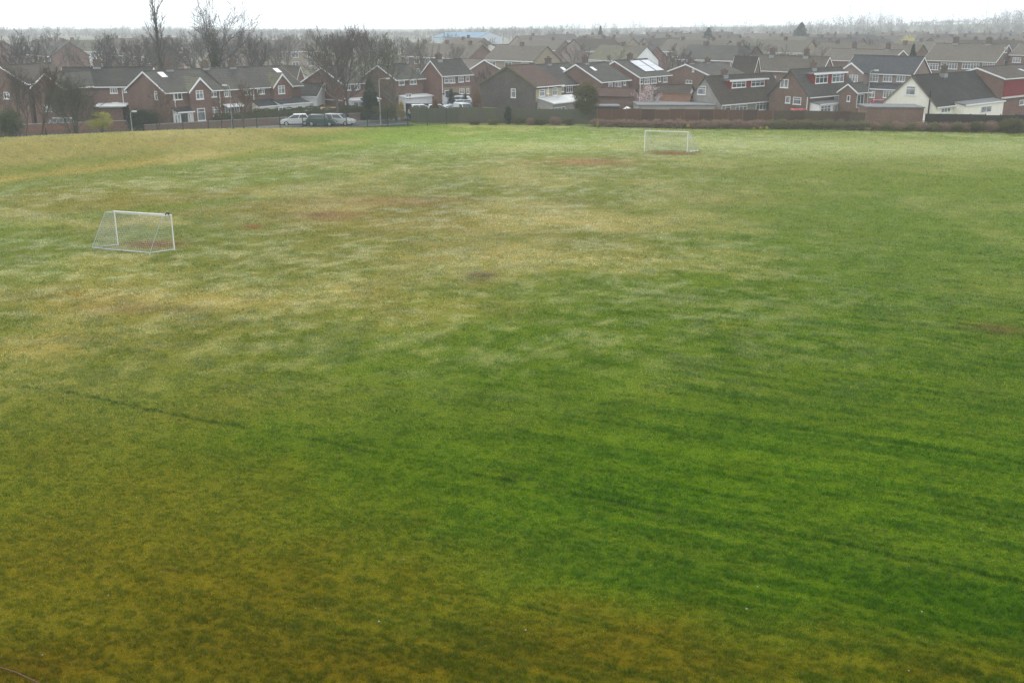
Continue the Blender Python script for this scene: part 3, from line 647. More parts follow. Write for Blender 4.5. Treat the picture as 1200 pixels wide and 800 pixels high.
g0, _ = B3.loc('S', 320.5, 100, .7); g1, _ = B3.loc('S', 341, 100, .7); B3.wing(g0, g1, .7, zat(86, 145), BR_RED, T_MOSS); B3.pwin('S', 325.5, 100.5, 333.8, 110, 2, True, off=.7, g=GNET)
B3.lean(g0-.2, g1+1.5, 2.6, 3.05, 2.45, RWHITE, T_SL, name='ground_floor_extension', off=.0)
a, _ = B3.loc('S', 326, 126, 2.6); b, _ = B3.loc('S', 335, 126, 2.6); B3.win('S', a, .2, b, 2.1, 2, off=2.6, g=GMID); a, _ = B3.loc('S', 348, 126, 2.6); B3.win('S', a, .1, a+.9, 2.1, 1, off=2.6, name='door'); B3.skylight(325, 83, .4, .55, WHITE)
B3.win('S', g0-2.6, .9, g0-1.0, 2.1, 2, True); B3.lean(g0-3.2, g0-.35, 1.6, 3.0, 2.3, CREAM, T_SL, name='porch')
gr = house('garage', 'white rendered garage with a pale door and dark roof behind the parked cars', 'R', 343, 371, 377, 146, -8, 112.5, 100, RWHITE, T_DK, cat='garage', w=5.5, L=4.4, trim=WHITE)
gr.win('S', 1.4, .05, 4.0, 2.15, 1, name='garage_door', g=plain((.5, .52, .54, 1)))
house('house', 'house with a fawn roof and red brick gable seen over the white garage', 'R', 318, 348, 356, 178, -48, 92, 79, BR_RED, T_PL)
# far left
A3 = house('house', 'long brown brick block with a dark roof and white canopy, left of the brick gable', 'A', 50, 66, 172, 136, 6, 101.6, 83.5, BR_BRN, T_DK, w=8.0)
A3.pwin('S', 128.5, 101.5, 138, 109.5, 3, True, g=GNET); A3.pwin('S', 144.5, 101.5, 151, 108.5, 2, True, g=GNET); A3.pwin('S', 100, 102, 108, 109, 2, True); A3.pwin('S', 80, 102, 89, 109, 2, True); A3.pwin('S', 131, 120, 140, 126, 3, True, g=GNET)
A3.chim(A3.L*.38, 1.2); A3.pipe('S', 142.7); xa, _ = A3.loc('S', 117, 124); xb, _ = A3.loc('S', 152, 124); A3.lean(xa, xb, 2.2, 2.75, 2.55, None, WHITE, walls=False, name='canopy'); A3.lean(xa+.5, xb-.5, 1.8, 2.5, 2.45, BR_BRN, WHITE, name='bay')
A2 = house('house', 'gabled brick house with white bargeboards, second from the left edge behind the bare thicket', 'A', 38, 73, 86, 131, 74, 103, 87, BR_BRN, T_GR, L=9)
A2.pwin('W', 52, 123, 61, 131, 2, True, g=GNET)
A1 = house('house', 'gabled house cut by the left edge of the photo, white bargeboards, behind bare trees', 'A', -24, 31, 45, 132, 74, 98, 78.6, BR_BRN, T_BRN, L=9)
A1.pwin('W', 4, 108, 12, 116, 2, True)
# middle-left behind the big trees
C1 = house('house', 'brick house with a plain red gable behind the leaning twin bare tree', 'A', 355, 402, 430, 147, 50, 98.5, 80, BR_RED, T_GR)
C1.pwin('W', 376.5, 97.5, 382, 106.5, 1, True, g=GNET); C1.fbox(m := MB(), 'W', .3, C1.w-.3, .004, .03, 2.3, 2.45); m.build('string_course', OFFW, C1.root)
C1.pwin('S', 404.5, 99, 411, 106, 2, True); C1.pwin('S', 415, 97.5, 422, 105.5, 2, True, g=GNET); C1.chim(C1.L*.3, 1.0)
x0, _ = C1.loc('S', 402, 118); C1.lean(.2, 5.5, 1.4, 2.6, 2.4, RWHITE, WHITE, name='porch'); C1.win('S', .5, .9, 2.4, 2.2, 2, off=1.4); C1.win('S', 3, .1, 4, 2.2, 1, off=1.4, name='door')
C2 = house('house', 'brick house with a tall gable behind the dark conifer and street lamp', 'A', 424, 464, 496, 153, 50, 93.5, 77.3, BR_DK, T_GR)
C2.pwin('S', 467, 93, 474, 100, 2, True, g=GNET); C2.pwin('S', 480, 92, 488, 99, 2, True, g=GNET); C2.lean(.4, 6, 1.4, 2.6, 2.4, RWHITE, WHITE, name='porch'); C2.pwin('S', 475, 110, 482, 117, 2, off=1.4); C2.chim(C2.L*.3, 1.0)
D = house('house', 'two-storey house with a red brick gable and tan panelled front above the parked vans', 'A', 494, 517.5, 552, 156, 50, 88, 72, BR_RED, T_GR)
for a, b, c, d, n in ((520.5, 91, 525.5, 97.5, 1), (526.5, 91, 533, 97.5, 2), (537, 90, 543, 96.5, 2), (545.5, 89.5, 550, 95.5, 1), (538, 104, 544, 110, 2), (546.5, 103.5, 549.5, 110, 1)): D.pwin('S', a, b, c, d, n, True, g=GNET)
D.fbox(m := MB(), 'S', .1, D.L-.1, .003, .035, 2.4, 3.6); m.build('tan_panel', BR_TAN, D.root); D.chim(D.L*.25, 1.0); D.pipe('S', 518); D.lean(.1, 2.8, 1.4, 2.7, 2.4, RWHITE, T_DK, name='porch'); D.pwin('S', 521, 106, 526, 115, 1, off=1.4, name='door', frame=WHITE)
D2 = house('house', 'brick house end gable facing the grey gable house, fawn roof, beside the tan panelled house', 'R', 520, 546, 560, 172, -40, 84, 71.5, BR_DK, T_PL, w=8.5)
# terraces beyond the bungalows
M = house('terraced_house', 'long pink brick terrace with a slate roof behind the red parked car', 'R', 990, 1070, 1090, 168, -48, 87, 68, BR_PINK, T_SL)
for a, b, c, d in ((1019.5, 88.3, 1029, 96), (1035.5, 88.2, 1045, 96), (1051.5, 88.2, 1060.5, 96)): M.pwin('S', a, b, c, d, 3, True, g=GNET)
a, _ = M.loc('S', 1014, 100); b, _ = M.loc('S', 1064, 100); M.lean(a, b, 1.8, 3.3, 2.55, BR_PINK, T_SL, name='ground_floor'); M.pwin('S', 1035.5, 107, 1048, 115, 4, True, off=1.8, g=GNET); M.pwin('S', 1019, 107, 1025, 114.5, 2, True, off=1.8)
M.wing(.3, 4.6, 2.2, M.zr-1.0, BR_PINK, T_SL); M.pwin('S', 996, 88, 1005, 96.5, 3, True, off=2.2, g=GNET)
P1 = house('terraced_house', 'fawn roofed terrace with two tall chimneys and long strip windows above the cream bungalow', 'R', 1083, 1167, 1190, 222, -48, 72.5, 53.3, BR_BRN, T_PL)
for a, b, c, d, n in ((1087, 74.5, 1099, 82, 4), (1103, 74, 1121.5, 81, 6), (1128, 74, 1147, 81, 6), (1152, 73.5, 1165, 80.5, 5)): P1.pwin('S', a, b, c, d, n, True, g=GMID)
P1.pwin('E', 1177, 71, 1181, 77.5, 1); P1.pwin('E', 1177.5, 55.5, 1179.5, 62, 1); P1.chim(P1.L*.28, 1.5, wx=1.1); P1.chim(P1.L*.74, 1.5, wx=1.1)
P2 = house('terraced_house', 'fawn roofed terrace with two chimneys directly behind the second dormer bungalow', 'R', 873, 963, 977, 182, -48, 84, 68, BR_BRN, T_PL)
P2.pwin('S', 903, 89, 909, 95, 2, True, g=GMID); P2.pwin('S', 880, 89, 888, 95, 2, True); P2.chim(P2.L*.28, 1.4); P2.chim(P2.L*.72, 1.4)
P3 = house('terraced_house', 'mottled fawn terrace roof with two chimneys above the slate roofed terrace', 'R', 962, 1044, 1054, 216, -48, 72.5, 60, BR_RED, T_PL, w=8.5); P3.chim(P3.L*.32, 1.5); P3.chim(P3.L*.80, 1.5)
P0 = house('terraced_house', 'fawn roofed terrace with white windows cut by the right edge of the photo', 'R', 1184, 1262, 1280, 214, -48, 66, 53, BR_RED, T_PL, w=9)
P0.pwin('S', 1187, 67.5, 1196, 73.5, 3, True, g=GNET); P0.pwin('S', 1186, 78, 1196, 84, 3, True, g=GMID)
W1 = house('house', 'small cream house with two windows standing alone in the hazy middle distance', 'A', 576, 587, 606, 285, 42, 59.5, 53.5, CREAM, T_SL, w=8); W1.pwin('S', 590, 59.5, 592.5, 63, 1); W1.pwin('S', 600, 59, 602.5, 62.5, 1)
W2 = house('warehouse', 'wide low warehouse with a blue roof far off in the haze', 'R', 507, 560, 583, 560, -25, 44.5, 38.6, plain((.5, .56, .6, 1)), plain((.14, .24, .34, 1), .9, .05), cat='warehouse', trim=False, w=30)
# far estate: rows of the same semis fading into the haze, each block a thing of its own
def mini(roofmat, wallmat, L, w=8.2, ze=5.0, zr=7.8, chims=1, wins=True):
    t = thing('terraced_house', 'x', 'house', (0, 0, 0))
    MB().prism([(0, -.4), (w, -.4), (w, ze), (w/2, zr), (0, ze)], 'x', 0, L).build('wall', wallmat, t)
    d = .1
    r = MB().prism([(-.3, ze-.2), (w/2, zr+.02), (w+.3, ze-.2), (w+.3, ze-.05), (w/2, zr+.18), (-.3, ze-.05)], 'x', -.2, L+.2).build('roof', roofmat, t)
    MB().box(-.2, -.42, ze-.22, L+.2, -.303, ze-.06).build('gutter', WHITE, t)
    for k in range(chims):
        x = L*(k+.5)/chims
        MB().box(x-.42, w/2-.28, zr-.6, x+.42, w/2+.28, zr+.95).build('chimney', BR_CH, r)
    if wins:
        n = max(2, int(L/4))
        for k in range(n):
            x = L*(k+.5)/n
            for z in (.9, 3.3):
                m = MB().box(x-1.1, -.05, z, x+1.1, -.004, z+1.3); m.mat(1).prism([(x-1.0, z+.1), (x-.06, z+.1), (x-.06, z+1.2), (x-1.0, z+1.2)], 'y', -.07, -.04); m.prism([(x+.06, z+.1), (x+1.0, z+.1), (x+1.0, z+1.2), (x+.06, z+1.2)], 'y', -.07, -.04)
                m.build('window', [WHITE, GMID], t)
    return t
protos = []
for i, (rm, wm, L, nc) in enumerate(((T_PL, BR_BRN, 20, 2), (T_PL, BR_TAN, 15, 1), (T_GR, BR_RED, 18, 2), (T_MOSS, RWHITE, 13, 1), (T_BRN, BR_PINK, 16, 2), (T_PL, BR_DK, 26, 3))):
    t = mini(rm, wm, L, chims=nc); protos.append((t, L))
RF = ['fawn roofed brick', 'fawn roofed tan brick', 'grey roofed red brick', 'mossy roofed white', 'brown roofed pink brick', 'long fawn roofed brick']
used = set(); rr = random.Random(4)
for row, Y in enumerate((236, 262, 292, 326, 364, 408, 458, 515, 580, 655)):
    half = Y*.56; x = -half + rr.uniform(0, 15)
    while x < half:
        pxm = 600+1200*x/(Y*cP+3)
        i = rr.choice((0, 0, 1, 2, 3, 4, 5, 5)); t, L = protos[i]; ph = -48 if rr.random() < .62 else 42
        Yj = Y + rr.uniform(-6, 6)
        skip = (Y > 340 and pxm < 500) or (Y > 500 and (pxm < 720 or Y > 520)) or (pxm < 500 and rr.random() < .55) or (row == 0 and (pxm > 840 or pxm < 560 or 575 < pxm < 612)) or (row == 1 and (1040 < pxm < 1230 and False)) or (570 < pxm < 615 and row < 3) or (495 < pxm < 600 and row > 3)
        if not skip:
            rn = ('first far row', 'second far row', 'third far row', 'fourth far row', 'fifth far row', 'sixth far row', 'hazy seventh row', 'hazy eighth row', 'faint ninth row', 'faint last row')[row]
            side = 'left' if pxm < 400 else ('middle' if pxm < 800 else 'right')
            lab = '%s terrace in the %s, %s of the estate' % (RF[i], rn, {'left': 'left part', 'middle': 'middle', 'right': 'right part'}[side]); grp = 'far terraces of the estate'
            a = R(ph + rr.uniform(-3, 3)); s_ = rr.uniform(.92, 1.05)
            if i not in used:
                t.location = (x, Yj, hz(x, Yj)); t.rotation_euler = (0, 0, a); t['label'] = lab; t['group'] = grp; used.add(i)
            else: copy_tree(t, (x, Yj, hz(x, Yj)), a, s_, lab, grp)
        x += L*.75 + rr.uniform(5, 12)
# ------------------------------------------------------------ trees
BK = bark((.075, .065, .055, 1), (.12, .105, .085, 1)); BKG = bark((.07, .075, .055, 1), (.12, .12, .08, 1)); BKB = bark((.085, .062, .043, 1), (.13, .09, .06, 1)); BKD = bark((.05, .045, .04, 1), (.09, .08, .07, 1))
def rnd_unit(rr):
    while True:
        v = Vector((rr.uniform(-1, 1), rr.uniform(-1, 1), rr.uniform(-1, 1)))
        if .05 < v.length < 1: return v.normalized()
def tree_parts(seed, height, kids=(9, 7, 6, 5), ratio=(.72, .52, .44, .42), spread=(45, 38, 40, 45), r0=.28, trunk=.28, up=.10, curve=.16, rt=.017, lean=(0, 0), stems=1, topspread=1.0, wide=1.0):
    rr = random.Random(seed); T = MB(); Cr = MB()
    def grow(p, d, L, r, lev, t0=.25):
        n = (6, 5, 4, 3, 2, 2)[lev]; pts = [p.copy()]; rad = [r]; dd = d.copy(); dirs = [dd.copy()]
        for i in range(n):
            dd = (dd + rnd_unit(rr)*curve*(1+.25*lev) + Vector((0, 0, up))).normalized()
            p = p + dd*(L/n); pts.append(p.copy()); dirs.append(dd.copy())
            rad.append(max(r*(1-.72*(i+1)/n), rt*.7))
        (T if lev <= 1 else Cr).tube(pts, rad, (9, 6, 4, 3, 3, 3)[lev], cap=lev < 1)
        if lev >= len(kids): return
        k = kids[lev]; az = rr.uniform(0, 6.28)
        for j in range(k):
            t = t0 + (1-t0)*((j+.6)/k)**.85; t = min(.99, t + rr.uniform(-.03, .03)); i = min(int(t*n), n-1); f = t*n-i
            bp = pts[i].lerp(pts[i+1], f); bd = dirs[i+1]
            az += 2.4 + rr.uniform(-.4, .4); a = bd.orthogonal().normalized(); b = bd.cross(a)
            an = R(spread[lev]*(1.15-.45*t) + rr.uniform(-9, 9)) * (wide if lev == 0 else 1)
            nd = (bd*math.cos(an) + (a*math.cos(az)+b*math.sin(az))*math.sin(an)).normalized()
            if lev >= 1 and nd.z < -.1: nd.z *= .3; nd.normalize()
            ll = L*ratio[lev]*(1.12-.5*t*topspread)*rr.uniform(.8, 1.15)
            rb = rad[min(i+1, n)]*(.62 if lev < 2 else .7)
            grow(bp, nd, ll, max(rb, rt), lev+1, .18)
    for s in range(stems):
        an = rr.uniform(0, 6.28); k = .0 if stems == 1 else .32
        d = Vector((lean[0]+k*math.cos(an+s*2.2), lean[1]+k*math.sin(an+s*2.2), 1)).normalized()
        grow(Vector((.12*s, .05*s, -.2)), d, height*(.78 if stems == 1 else .72)*rr.uniform(.92, 1.05), r0/(stems**.35), 0, trunk)
    return T, Cr
def make_tree(name, label, X, Y, seed, height, mat=BK, group=None, rz=0, cat='tree', **k):
    k.setdefault('rt', .026 if Y > 150 else .02)
    T, Cr = tree_parts(seed, height, **k)
    zs = max(v[2] for v in Cr.v); f = height/zs
    for M_ in (T, Cr): M_.v = [(a*f, b*f, c*f) for a, b, c in M_.v]
    t = thing(name, label, cat, (X, Y, hz(X, Y)), rz, group)
    T.build('trunk', mat, t, smooth=True, fix=False); Cr.build('crown', mat, t, smooth=True, fix=False)
    return t
def at(px, Y, z=0): return colx(px, Y, z), Y
def topz(py, Y): return zat(py, Y)
# leaves: many small leaf faces round clump centres
def leaf_cloud(name, mat, parent, n, centre, rad, size, seed=1, clumps=40, tight=.22, shell=.55, flat=1.0, elong=1.0, ground=None):
    g = np.random.default_rng(seed); centre = np.array(centre, float); rad = np.array(rad, float)
    u = g.normal(size=(clumps, 3)); u /= np.linalg.norm(u, axis=1)[:, None]; rr_ = (shell + (1-shell)*g.random(clumps))**.7
    cc = u*rr_[:, None]; idx = g.integers(0, clumps, n)
    p = cc[idx] + g.normal(size=(n, 3))*tight; p = centre + p*rad
    if ground is not None: p[:, 2] = np.maximum(p[:, 2], ground + .02)
    a = g.normal(size=(n, 3)); a /= np.linalg.norm(a, axis=1)[:, None]; b = g.normal(size=(n, 3)); b = np.cross(a, b); b /= np.linalg.norm(b, axis=1)[:, None]
    s = size*(.6+.8*g.random(n))[:, None]
    v = np.stack([p-a*s*elong, p+b*s*.5, p+a*s*elong, p-b*s*.5], 1).reshape(-1, 3)
    return meshobj(name, v, np.arange(4*n), 4, mat, parent)
# --- named big trees
X, Y = at(256, 168); make_tree('bare_tree', 'tallest spreading bare tree, ivy on its trunk, behind the left brick row', X, Y, 3, topz(-8, Y), BKD, rt=.028, kids=(15, 8, 6, 4), ratio=(.95, .5, .45, .42), spread=(58, 38, 38, 42), r0=.42, trunk=.2, up=.11)
ivy = C.objects[-1] if False else None
big = bpy.data.objects[[o.name for o in C.objects if o.name.startswith('bare_tree')][0]]
leaf_cloud('ivy', leafmat((.03, .045, .02, 1), (.055, .06, .03, 1)), big, 5000, (0, 0, 7), (.9, .9, 5.2), .10, 5, 60, .3, .4)
X, Y = at(297, 172); make_tree('bare_tree', 'rounded bare tree right of the tallest tree, behind the left brick row', X, Y, 4, topz(36, Y), BKD, kids=(10, 7, 6, 4), spread=(48, 38, 40, 42), r0=.3, trunk=.25)
X, Y = at(195, 166); make_tree('poplar', 'tall slim bare poplar rising above the brick chimneys to the top edge', X, Y, 7, topz(-14, Y), BKD, cat='tree', kids=(22, 7, 4), ratio=(.22, .38, .5), spread=(26, 28, 35), r0=.26, trunk=.2, up=.06, curve=.05, topspread=.75)
X, Y = at(125, 172); make_tree('bare_tree', 'wide bare tree behind the dark roofed block, left one of a pair', X, Y, 9, topz(38, Y), BKD, kids=(14, 8, 6, 4), spread=(55, 40, 40, 42), r0=.34, trunk=.2)
X, Y = at(163, 178); make_tree('bare_tree', 'wide bare tree behind the dark roofed block, right of a pair beside the poplar', X, Y, 10, topz(42, Y), BKD, kids=(13, 8, 6, 4), spread=(55, 40, 40, 42), r0=.32, trunk=.2)
X, Y = at(27, 165); make_tree('bare_tree', 'dome crowned bare tree behind the gables near the left edge', X, Y, 12, topz(33, Y), BKD, kids=(14, 8, 6, 5), spread=(56, 40, 38, 42), r0=.34, trunk=.28)
X, Y = at(52, 160); make_tree('bare_tree', 'smaller thin bare tree just right of the dome crowned tree', X, Y, 13, topz(46, Y), BKD, kids=(8, 6, 5, 3), r0=.2, spread=(35, 35, 38, 42))
X, Y = at(398, 141); make_tree('bare_tree', 'big leaning bare tree in front of the plain red gable, crown spreading left', X, Y, 21, topz(27, Y), BK, kids=(14, 8, 7, 5), spread=(52, 38, 40, 42), r0=.36, trunk=.28, lean=(-.22, 0), up=.09, ratio=(.95, .55, .45, .42), rt=.022)
X, Y = at(411, 143); make_tree('bare_tree', 'upright bare tree next to the leaning tree in front of the red gable', X, Y, 22, topz(26, Y), BK, kids=(13, 8, 6, 5), spread=(46, 36, 38, 42), r0=.28, trunk=.3, ratio=(.85, .55, .45, .42))
X, Y = at(437, 160); make_tree('bare_tree', 'tall bare tree behind the dark conifer and the lamp post', X, Y, 23, topz(26, Y), BK, kids=(13, 8, 6, 4), spread=(50, 38, 38, 42), r0=.28, trunk=.22, ratio=(.9, .55, .45, .42))
X, Y = at(465, 141); make_tree('bare_tree', 'broad bare tree with forking limbs beside the yellow shrub, right of the lamp post', X, Y, 24, topz(38, Y), BKG, kids=(13, 8, 6, 5), spread=(58, 40, 40, 42), r0=.30, trunk=.2, ratio=(.92, .52, .45, .42))
X, Y = at(497, 175); make_tree('bare_tree', 'bare tree behind the roofs between the broad forking tree and the red gabled house', X, Y, 25, topz(44, Y), BK, kids=(9, 6, 5, 4), r0=.24)
# left foreground thicket
X, Y = at(87, 116.5); make_tree('bare_shrub_tree', 'many stemmed bare spreading shrub tree in front of the silver people carrier', X, Y, 31, topz(83, Y)-hz(X, Y), BKG, kids=(12, 8, 6, 4), spread=(40, 36, 36, 40), r0=.17, stems=4, trunk=.22, rt=.015)
X, Y = at(47, 117); make_tree('bare_shrub_tree', 'bare orange brown twigged tree left of the spreading shrub tree', X, Y, 32, topz(75, Y)-hz(X, Y), BKB, kids=(10, 6, 5, 4), spread=(30, 32, 36, 40), r0=.14, stems=2)
X, Y = at(27, 116); make_tree('bare_shrub_tree', 'purple brown thin stemmed tree in the thicket near the left edge', X, Y, 33, topz(72, Y)-hz(X, Y), BK, kids=(10, 6, 5, 4), spread=(30, 32, 36, 40), r0=.13, stems=2)
X, Y = at(4, 118); make_tree('bare_shrub_tree', 'bare thin tree cut by the left edge of the photo', X, Y, 34, topz(84, Y)-hz(X, Y), BK, kids=(9, 6, 5, 3), spread=(34, 32, 36, 40), r0=.12, stems=2)
X, Y = at(185, 121); make_tree('sapling', 'bare young street tree in front of the left brick gable', X, Y, 41, topz(98, Y), BKB, kids=(11, 6, 5, 3), spread=(44, 38, 40, 42), r0=.10, trunk=.3)
X, Y = at(287, 126); make_tree('sapling', 'bare young street tree with a broad crown in front of the middle brick house', X, Y, 42, topz(93, Y), BKB, kids=(12, 7, 5, 3), spread=(50, 38, 40, 42), r0=.12, trunk=.3)
X, Y = at(263, 122.5); make_tree('sapling', 'leaning thin sapling against the mesh fence left of the broad crowned street tree', X, Y, 43, topz(108, Y), BKB, kids=(8, 5, 4), spread=(40, 38, 40), r0=.08, trunk=.35, lean=(-.15, 0))
X, Y = at(531, 235); make_tree('bare_tree', 'round pale hazy bare tree standing above the fawn roofs left of the cream house', X, Y, 51, topz(50, Y), BK, kids=(11, 7, 5, 4), spread=(50, 40, 40, 42), r0=.24, trunk=.25)
X, Y = at(569, 172); make_tree('bare_tree', 'small dark bare tree left of the grey gable house', X, Y, 52, topz(76, Y), BKD, kids=(9, 6, 5, 3), spread=(50, 40, 40, 42), r0=.16)
X, Y = at(785, 196); make_tree('bare_tree', 'purplish bare tree right of the solar panels', X, Y, 53, topz(50, Y), BK, kids=(11, 7, 5, 4), spread=(36, 36, 40, 42), r0=.24, trunk=.15)
X, Y = at(806, 200); make_tree('bare_tree', 'purplish bare tree above the low brown brick house', X, Y, 54, topz(54, Y), BK, kids=(10, 7, 5, 4), spread=(40, 36, 40, 42), r0=.22, trunk=.15)
X, Y = at(869, 226); make_tree('bare_tree', 'dark round bare tree behind the fawn terrace', X, Y, 55, topz(48, Y), BKD, kids=(11, 7, 5, 4), spread=(50, 40, 40, 42), r0=.26, trunk=.2)
X, Y = at(722, 205); make_tree('bare_tree', 'low purplish bare tree behind the chimneys left of the solar panels', X, Y, 56, topz(56, Y), BK, kids=(10, 6, 5, 4), spread=(56, 40, 40, 42), r0=.22, trunk=.2)
X, Y = at(757, 146); bt = make_tree('blossom_tree', 'small tree in pale pink blossom beside the low bungalow roof', X, Y, 61, topz(103, Y), BKB, kids=(9, 6, 4), spread=(50, 40, 40), r0=.09)
leaf_cloud('blossom', leafmat((.62, .45, .47, 1), (.7, .62, .6, 1)), bt, 1700, (0, 0, 3.2), (2.0, 1.6, 1.4), .06, 8, 60, .12, .3)
# evergreen and leafy trees and shrubs
def leafy(name, label, px, Y, wpx, ytop, mat, cat, n=6000, size=.09, zlo=.1, seed=1, group=None, clumps=50, tight=.2, shell=.5, depth=None, trunk=True):
    x = colx(px, Y, 1); w = wpx*(Y*cP+3)/1200/2; zt = zat(ytop, Y); zg = hz(x, Y); h = zt-zg
    t = thing(name, label, cat, (x, Y, zg), 0, group)
    if trunk:
        m = MB(); r2 = random.Random(seed)
        m.tube([(0, 0, -.2), (.05, 0, h*.4), (0, .05, h*.75)], [.05*h*.5, .035*h*.4, .01], 7)
        for k in range(7):
            a = k*.9; m.tube([(0, 0, h*.1*(1+k*.5)), (w*.3*math.cos(a), w*.3*math.sin(a), h*.15*(1+k*.5)+.2), (w*.75*math.cos(a), w*.75*math.sin(a), min(h*.85, h*.2*(1+k*.5)+.5))], [.03, .02, .008], 4)
        m.build('trunk', BK, t)
    c = (zlo+h)/2; leaf_cloud('crown', mat, t, n, (0, 0, c), (w*.85, (depth or w)*.85, (h-zlo)/2*.88), size, seed, clumps, tight, shell, ground=.05)
    return t
EV = leafmat((.02, .035, .018, 1), (.04, .055, .025, 1), .1); EVB = leafmat((.035, .055, .035, 1), (.05, .075, .04, 1), .1); YG = leafmat((.27, .28, .05, 1), (.36, .34, .08, 1), .4); OL = leafmat((.085, .085, .035, 1), (.13, .12, .045, 1), .3); HG = leafmat((.055, .075, .02, 1), (.10, .115, .035, 1), .25); GRN = leafmat((.045, .075, .022, 1), (.08, .115, .035, 1), .25)
BRM = leafmat((.20, .135, .10, 1), (.30, .215, .15, 1), .3); BRG = leafmat((.12, .12, .055, 1), (.20, .165, .085, 1), .3); YLW = leafmat((.55, .42, .03, 1), (.6, .5, .08, 1), .3); BR2 = leafmat((.13, .075, .04, 1), (.17, .11, .06, 1), .2)
def cone_tree(name, label, px, Y, wpx, ytop, mat, seed=1, n=7000, size=.13):
    x = colx(px, Y, 2); w = wpx*(Y*cP+3)/1200/2; h = zat(ytop, Y)-hz(x, Y); g = np.random.default_rng(seed)
    t = thing(name, label, 'tree', (x, Y, hz(x, Y))); MB().tube([(0, 0, -.2), (0, 0, h*.95)], [.16, .03], 7).build('trunk', BK, t)
    tt = g.random(n)**1.3; a = g.random(n)*6.283; lump = 1+.35*np.sin(a*3+tt*17+seed)+.2*np.sin(a*5-tt*31); r = w*(1-tt)**.75*lump*(.55+.45*g.random(n)); z = .4+(h-.4)*tt - r*.15
    p = np.stack([np.cos(a)*r, np.sin(a)*r, z], 1); aa = g.normal(size=(n, 3)); aa /= np.linalg.norm(aa, axis=1)[:, None]; bb = np.cross(aa, g.normal(size=(n, 3))); bb /= np.linalg.norm(bb, axis=1)[:, None]; s = size*(.6+.8*g.random(n))[:, None]
    v = np.stack([p-aa*s, p+bb*s*.5, p+aa*s, p-bb*s*.5], 1).reshape(-1, 3); meshobj('crown', v, np.arange(4*n), 4, mat, t); return t
cone_tree('conifer', 'dark cone shaped conifer left of the street lamp', 434, 144, 24, 90, EVB, 2, 12000)
cone_tree('conifer', 'dark evergreen tree right of the slate roofed terrace roof', 1066, 200, 19, 51.5, EV, 3)
cone_tree('conifer', 'hazy dark evergreen standing on the skyline in the middle right', 829, 390, 26, 33, EVB, 4, 4000, .4)
cone_tree('conifer', 'hazy pointed evergreen group tallest on the skyline right of centre', 937, 420, 34, 27, EVB, 5, 5000, .45)
cone_tree('conifer', 'hazy slim evergreen on the skyline above the solar panel roof', 703, 420, 10, 31, EVB, 6, 3000, .35)
leafy('bush', 'spring green rounded bush at the left edge behind the mesh fence', 13, 117.5, 34, 127, GRN, 'bush', 7000, .07, .3, 3, clumps=40)
leafy('small_tree', 'small weeping tree with yellow green leaves by the road bend', 119.5, 118, 34, 130.5, YG, 'tree', 7000, .05, 1.1, 4, clumps=34, tight=.16)
leafy('bush', 'dark green bush against the left brick gable', 168, 128, 40, 126, EV, 'bush', 9000, .08, .1, 5)
leafy('small_tree', 'round olive green twiggy tree standing in the field hedge by the lean-to roof', 687, 138.5, 33, 95, OL, 'tree', 15000, .075, .6, 6, clumps=90, tight=.15, shell=.35)
leafy('bush', 'brown twiggy bush below the tan panelled house', 512, 141, 13, 112, BR2, 'bush', 3000, .07, .1, 7)
leafy('bush', 'dark round bush between the parked vans and the house', 545, 150, 9, 110, EV, 'bush', 2000, .07, .1, 8)
leafy('bush', 'slim dark green bush in front of the tan panelled house', 529, 150, 9, 104, EV, 'bush', 2500, .07, .1, 9)
leafy('bush', 'brown leafless bush left of the grey gable house', 559, 143, 14, 105, BR2, 'bush', 4000, .07, .1, 10)
leafy('bush', 'yellow green shrub under the broad forking tree', 452, 141, 26, 121, OL, 'bush', 6000, .07, .1, 11)
leafy('bush', 'bright yellow forsythia shrub right of the broad forking tree trunk', 470, 141.5, 9, 117, leafmat((.28, .22, .04, 1), (.34, .26, .07, 1), .3), 'bush', 2500, .06, .1, 12)
leafy('bush', 'bright green rounded bush beside the low brown brick house', 809, 150, 11, 97, leafmat((.16, .2, .03, 1), (.2, .24, .06, 1)), 'bush', 2500, .06, .1, 13)
leafy('bush', 'mossy yellow blooming tree in the far estate on the right', 1060, 330, 22, 43, leafmat((.45, .42, .1, 1), (.5, .46, .16, 1)), 'tree', 3000, .2, 1, 14)
leafy('bush', 'large yellow green bush in the hedge near the right edge', 1187, 126.5, 28, 138, OL, 'bush', 6000, .07, .05, 15)
leafy('bush', 'small olive bush in the hedge below the dark fence', 1143, 127.5, 13, 142, OL, 'bush', 2500, .06, .05, 16)
leafy('bush', 'dark ivy bush growing on the hedge below the grey gable', 595, 137.5, 10, 125.5, EV, 'bush', 2500, .07, .05, 17)
# bramble hedge along the field edge, clump by clump
hedge_pts = [(705, 150), (850, 152.5), (1020, 154.5), (1200, 156.5)]
def edge_y(px):
    return float(np.interp(px, [560, 700, 850, 1020, 1200, 1260], [146, 150, 152.5, 154.5, 156.5, 157]))
px = 702; i = 0
while px < 1215:
    yb = edge_y(px); gx, gy = gp(px, yb); Yb = gy + 1.6
    if px < 900: top, mt, nm = 140.3, BRM, 'leafless purplish bramble clump'
    elif px < 1020: top, mt, nm = 140.5, BRG, 'dark green and brown bramble clump'
    else: top, mt, nm = 142.6, (BRG if i % 2 else BRM), 'mixed brown and olive bramble clump'
    top += random.uniform(-.8, 1.2)
    near = 'the brown fence' if px < 1010 else ('the brick garage' if px < 1085 else 'the dark fence')
    leafy('bramble', '%s in front of %s' % (nm, near), px, Yb, 19, top, mt, 'bramble', 2600, .07, .0, 100+i, 'bramble clumps of the field hedge', clumps=45, tight=.22, shell=.3, depth=1.1, trunk=False)
    px += 13.5; i += 1
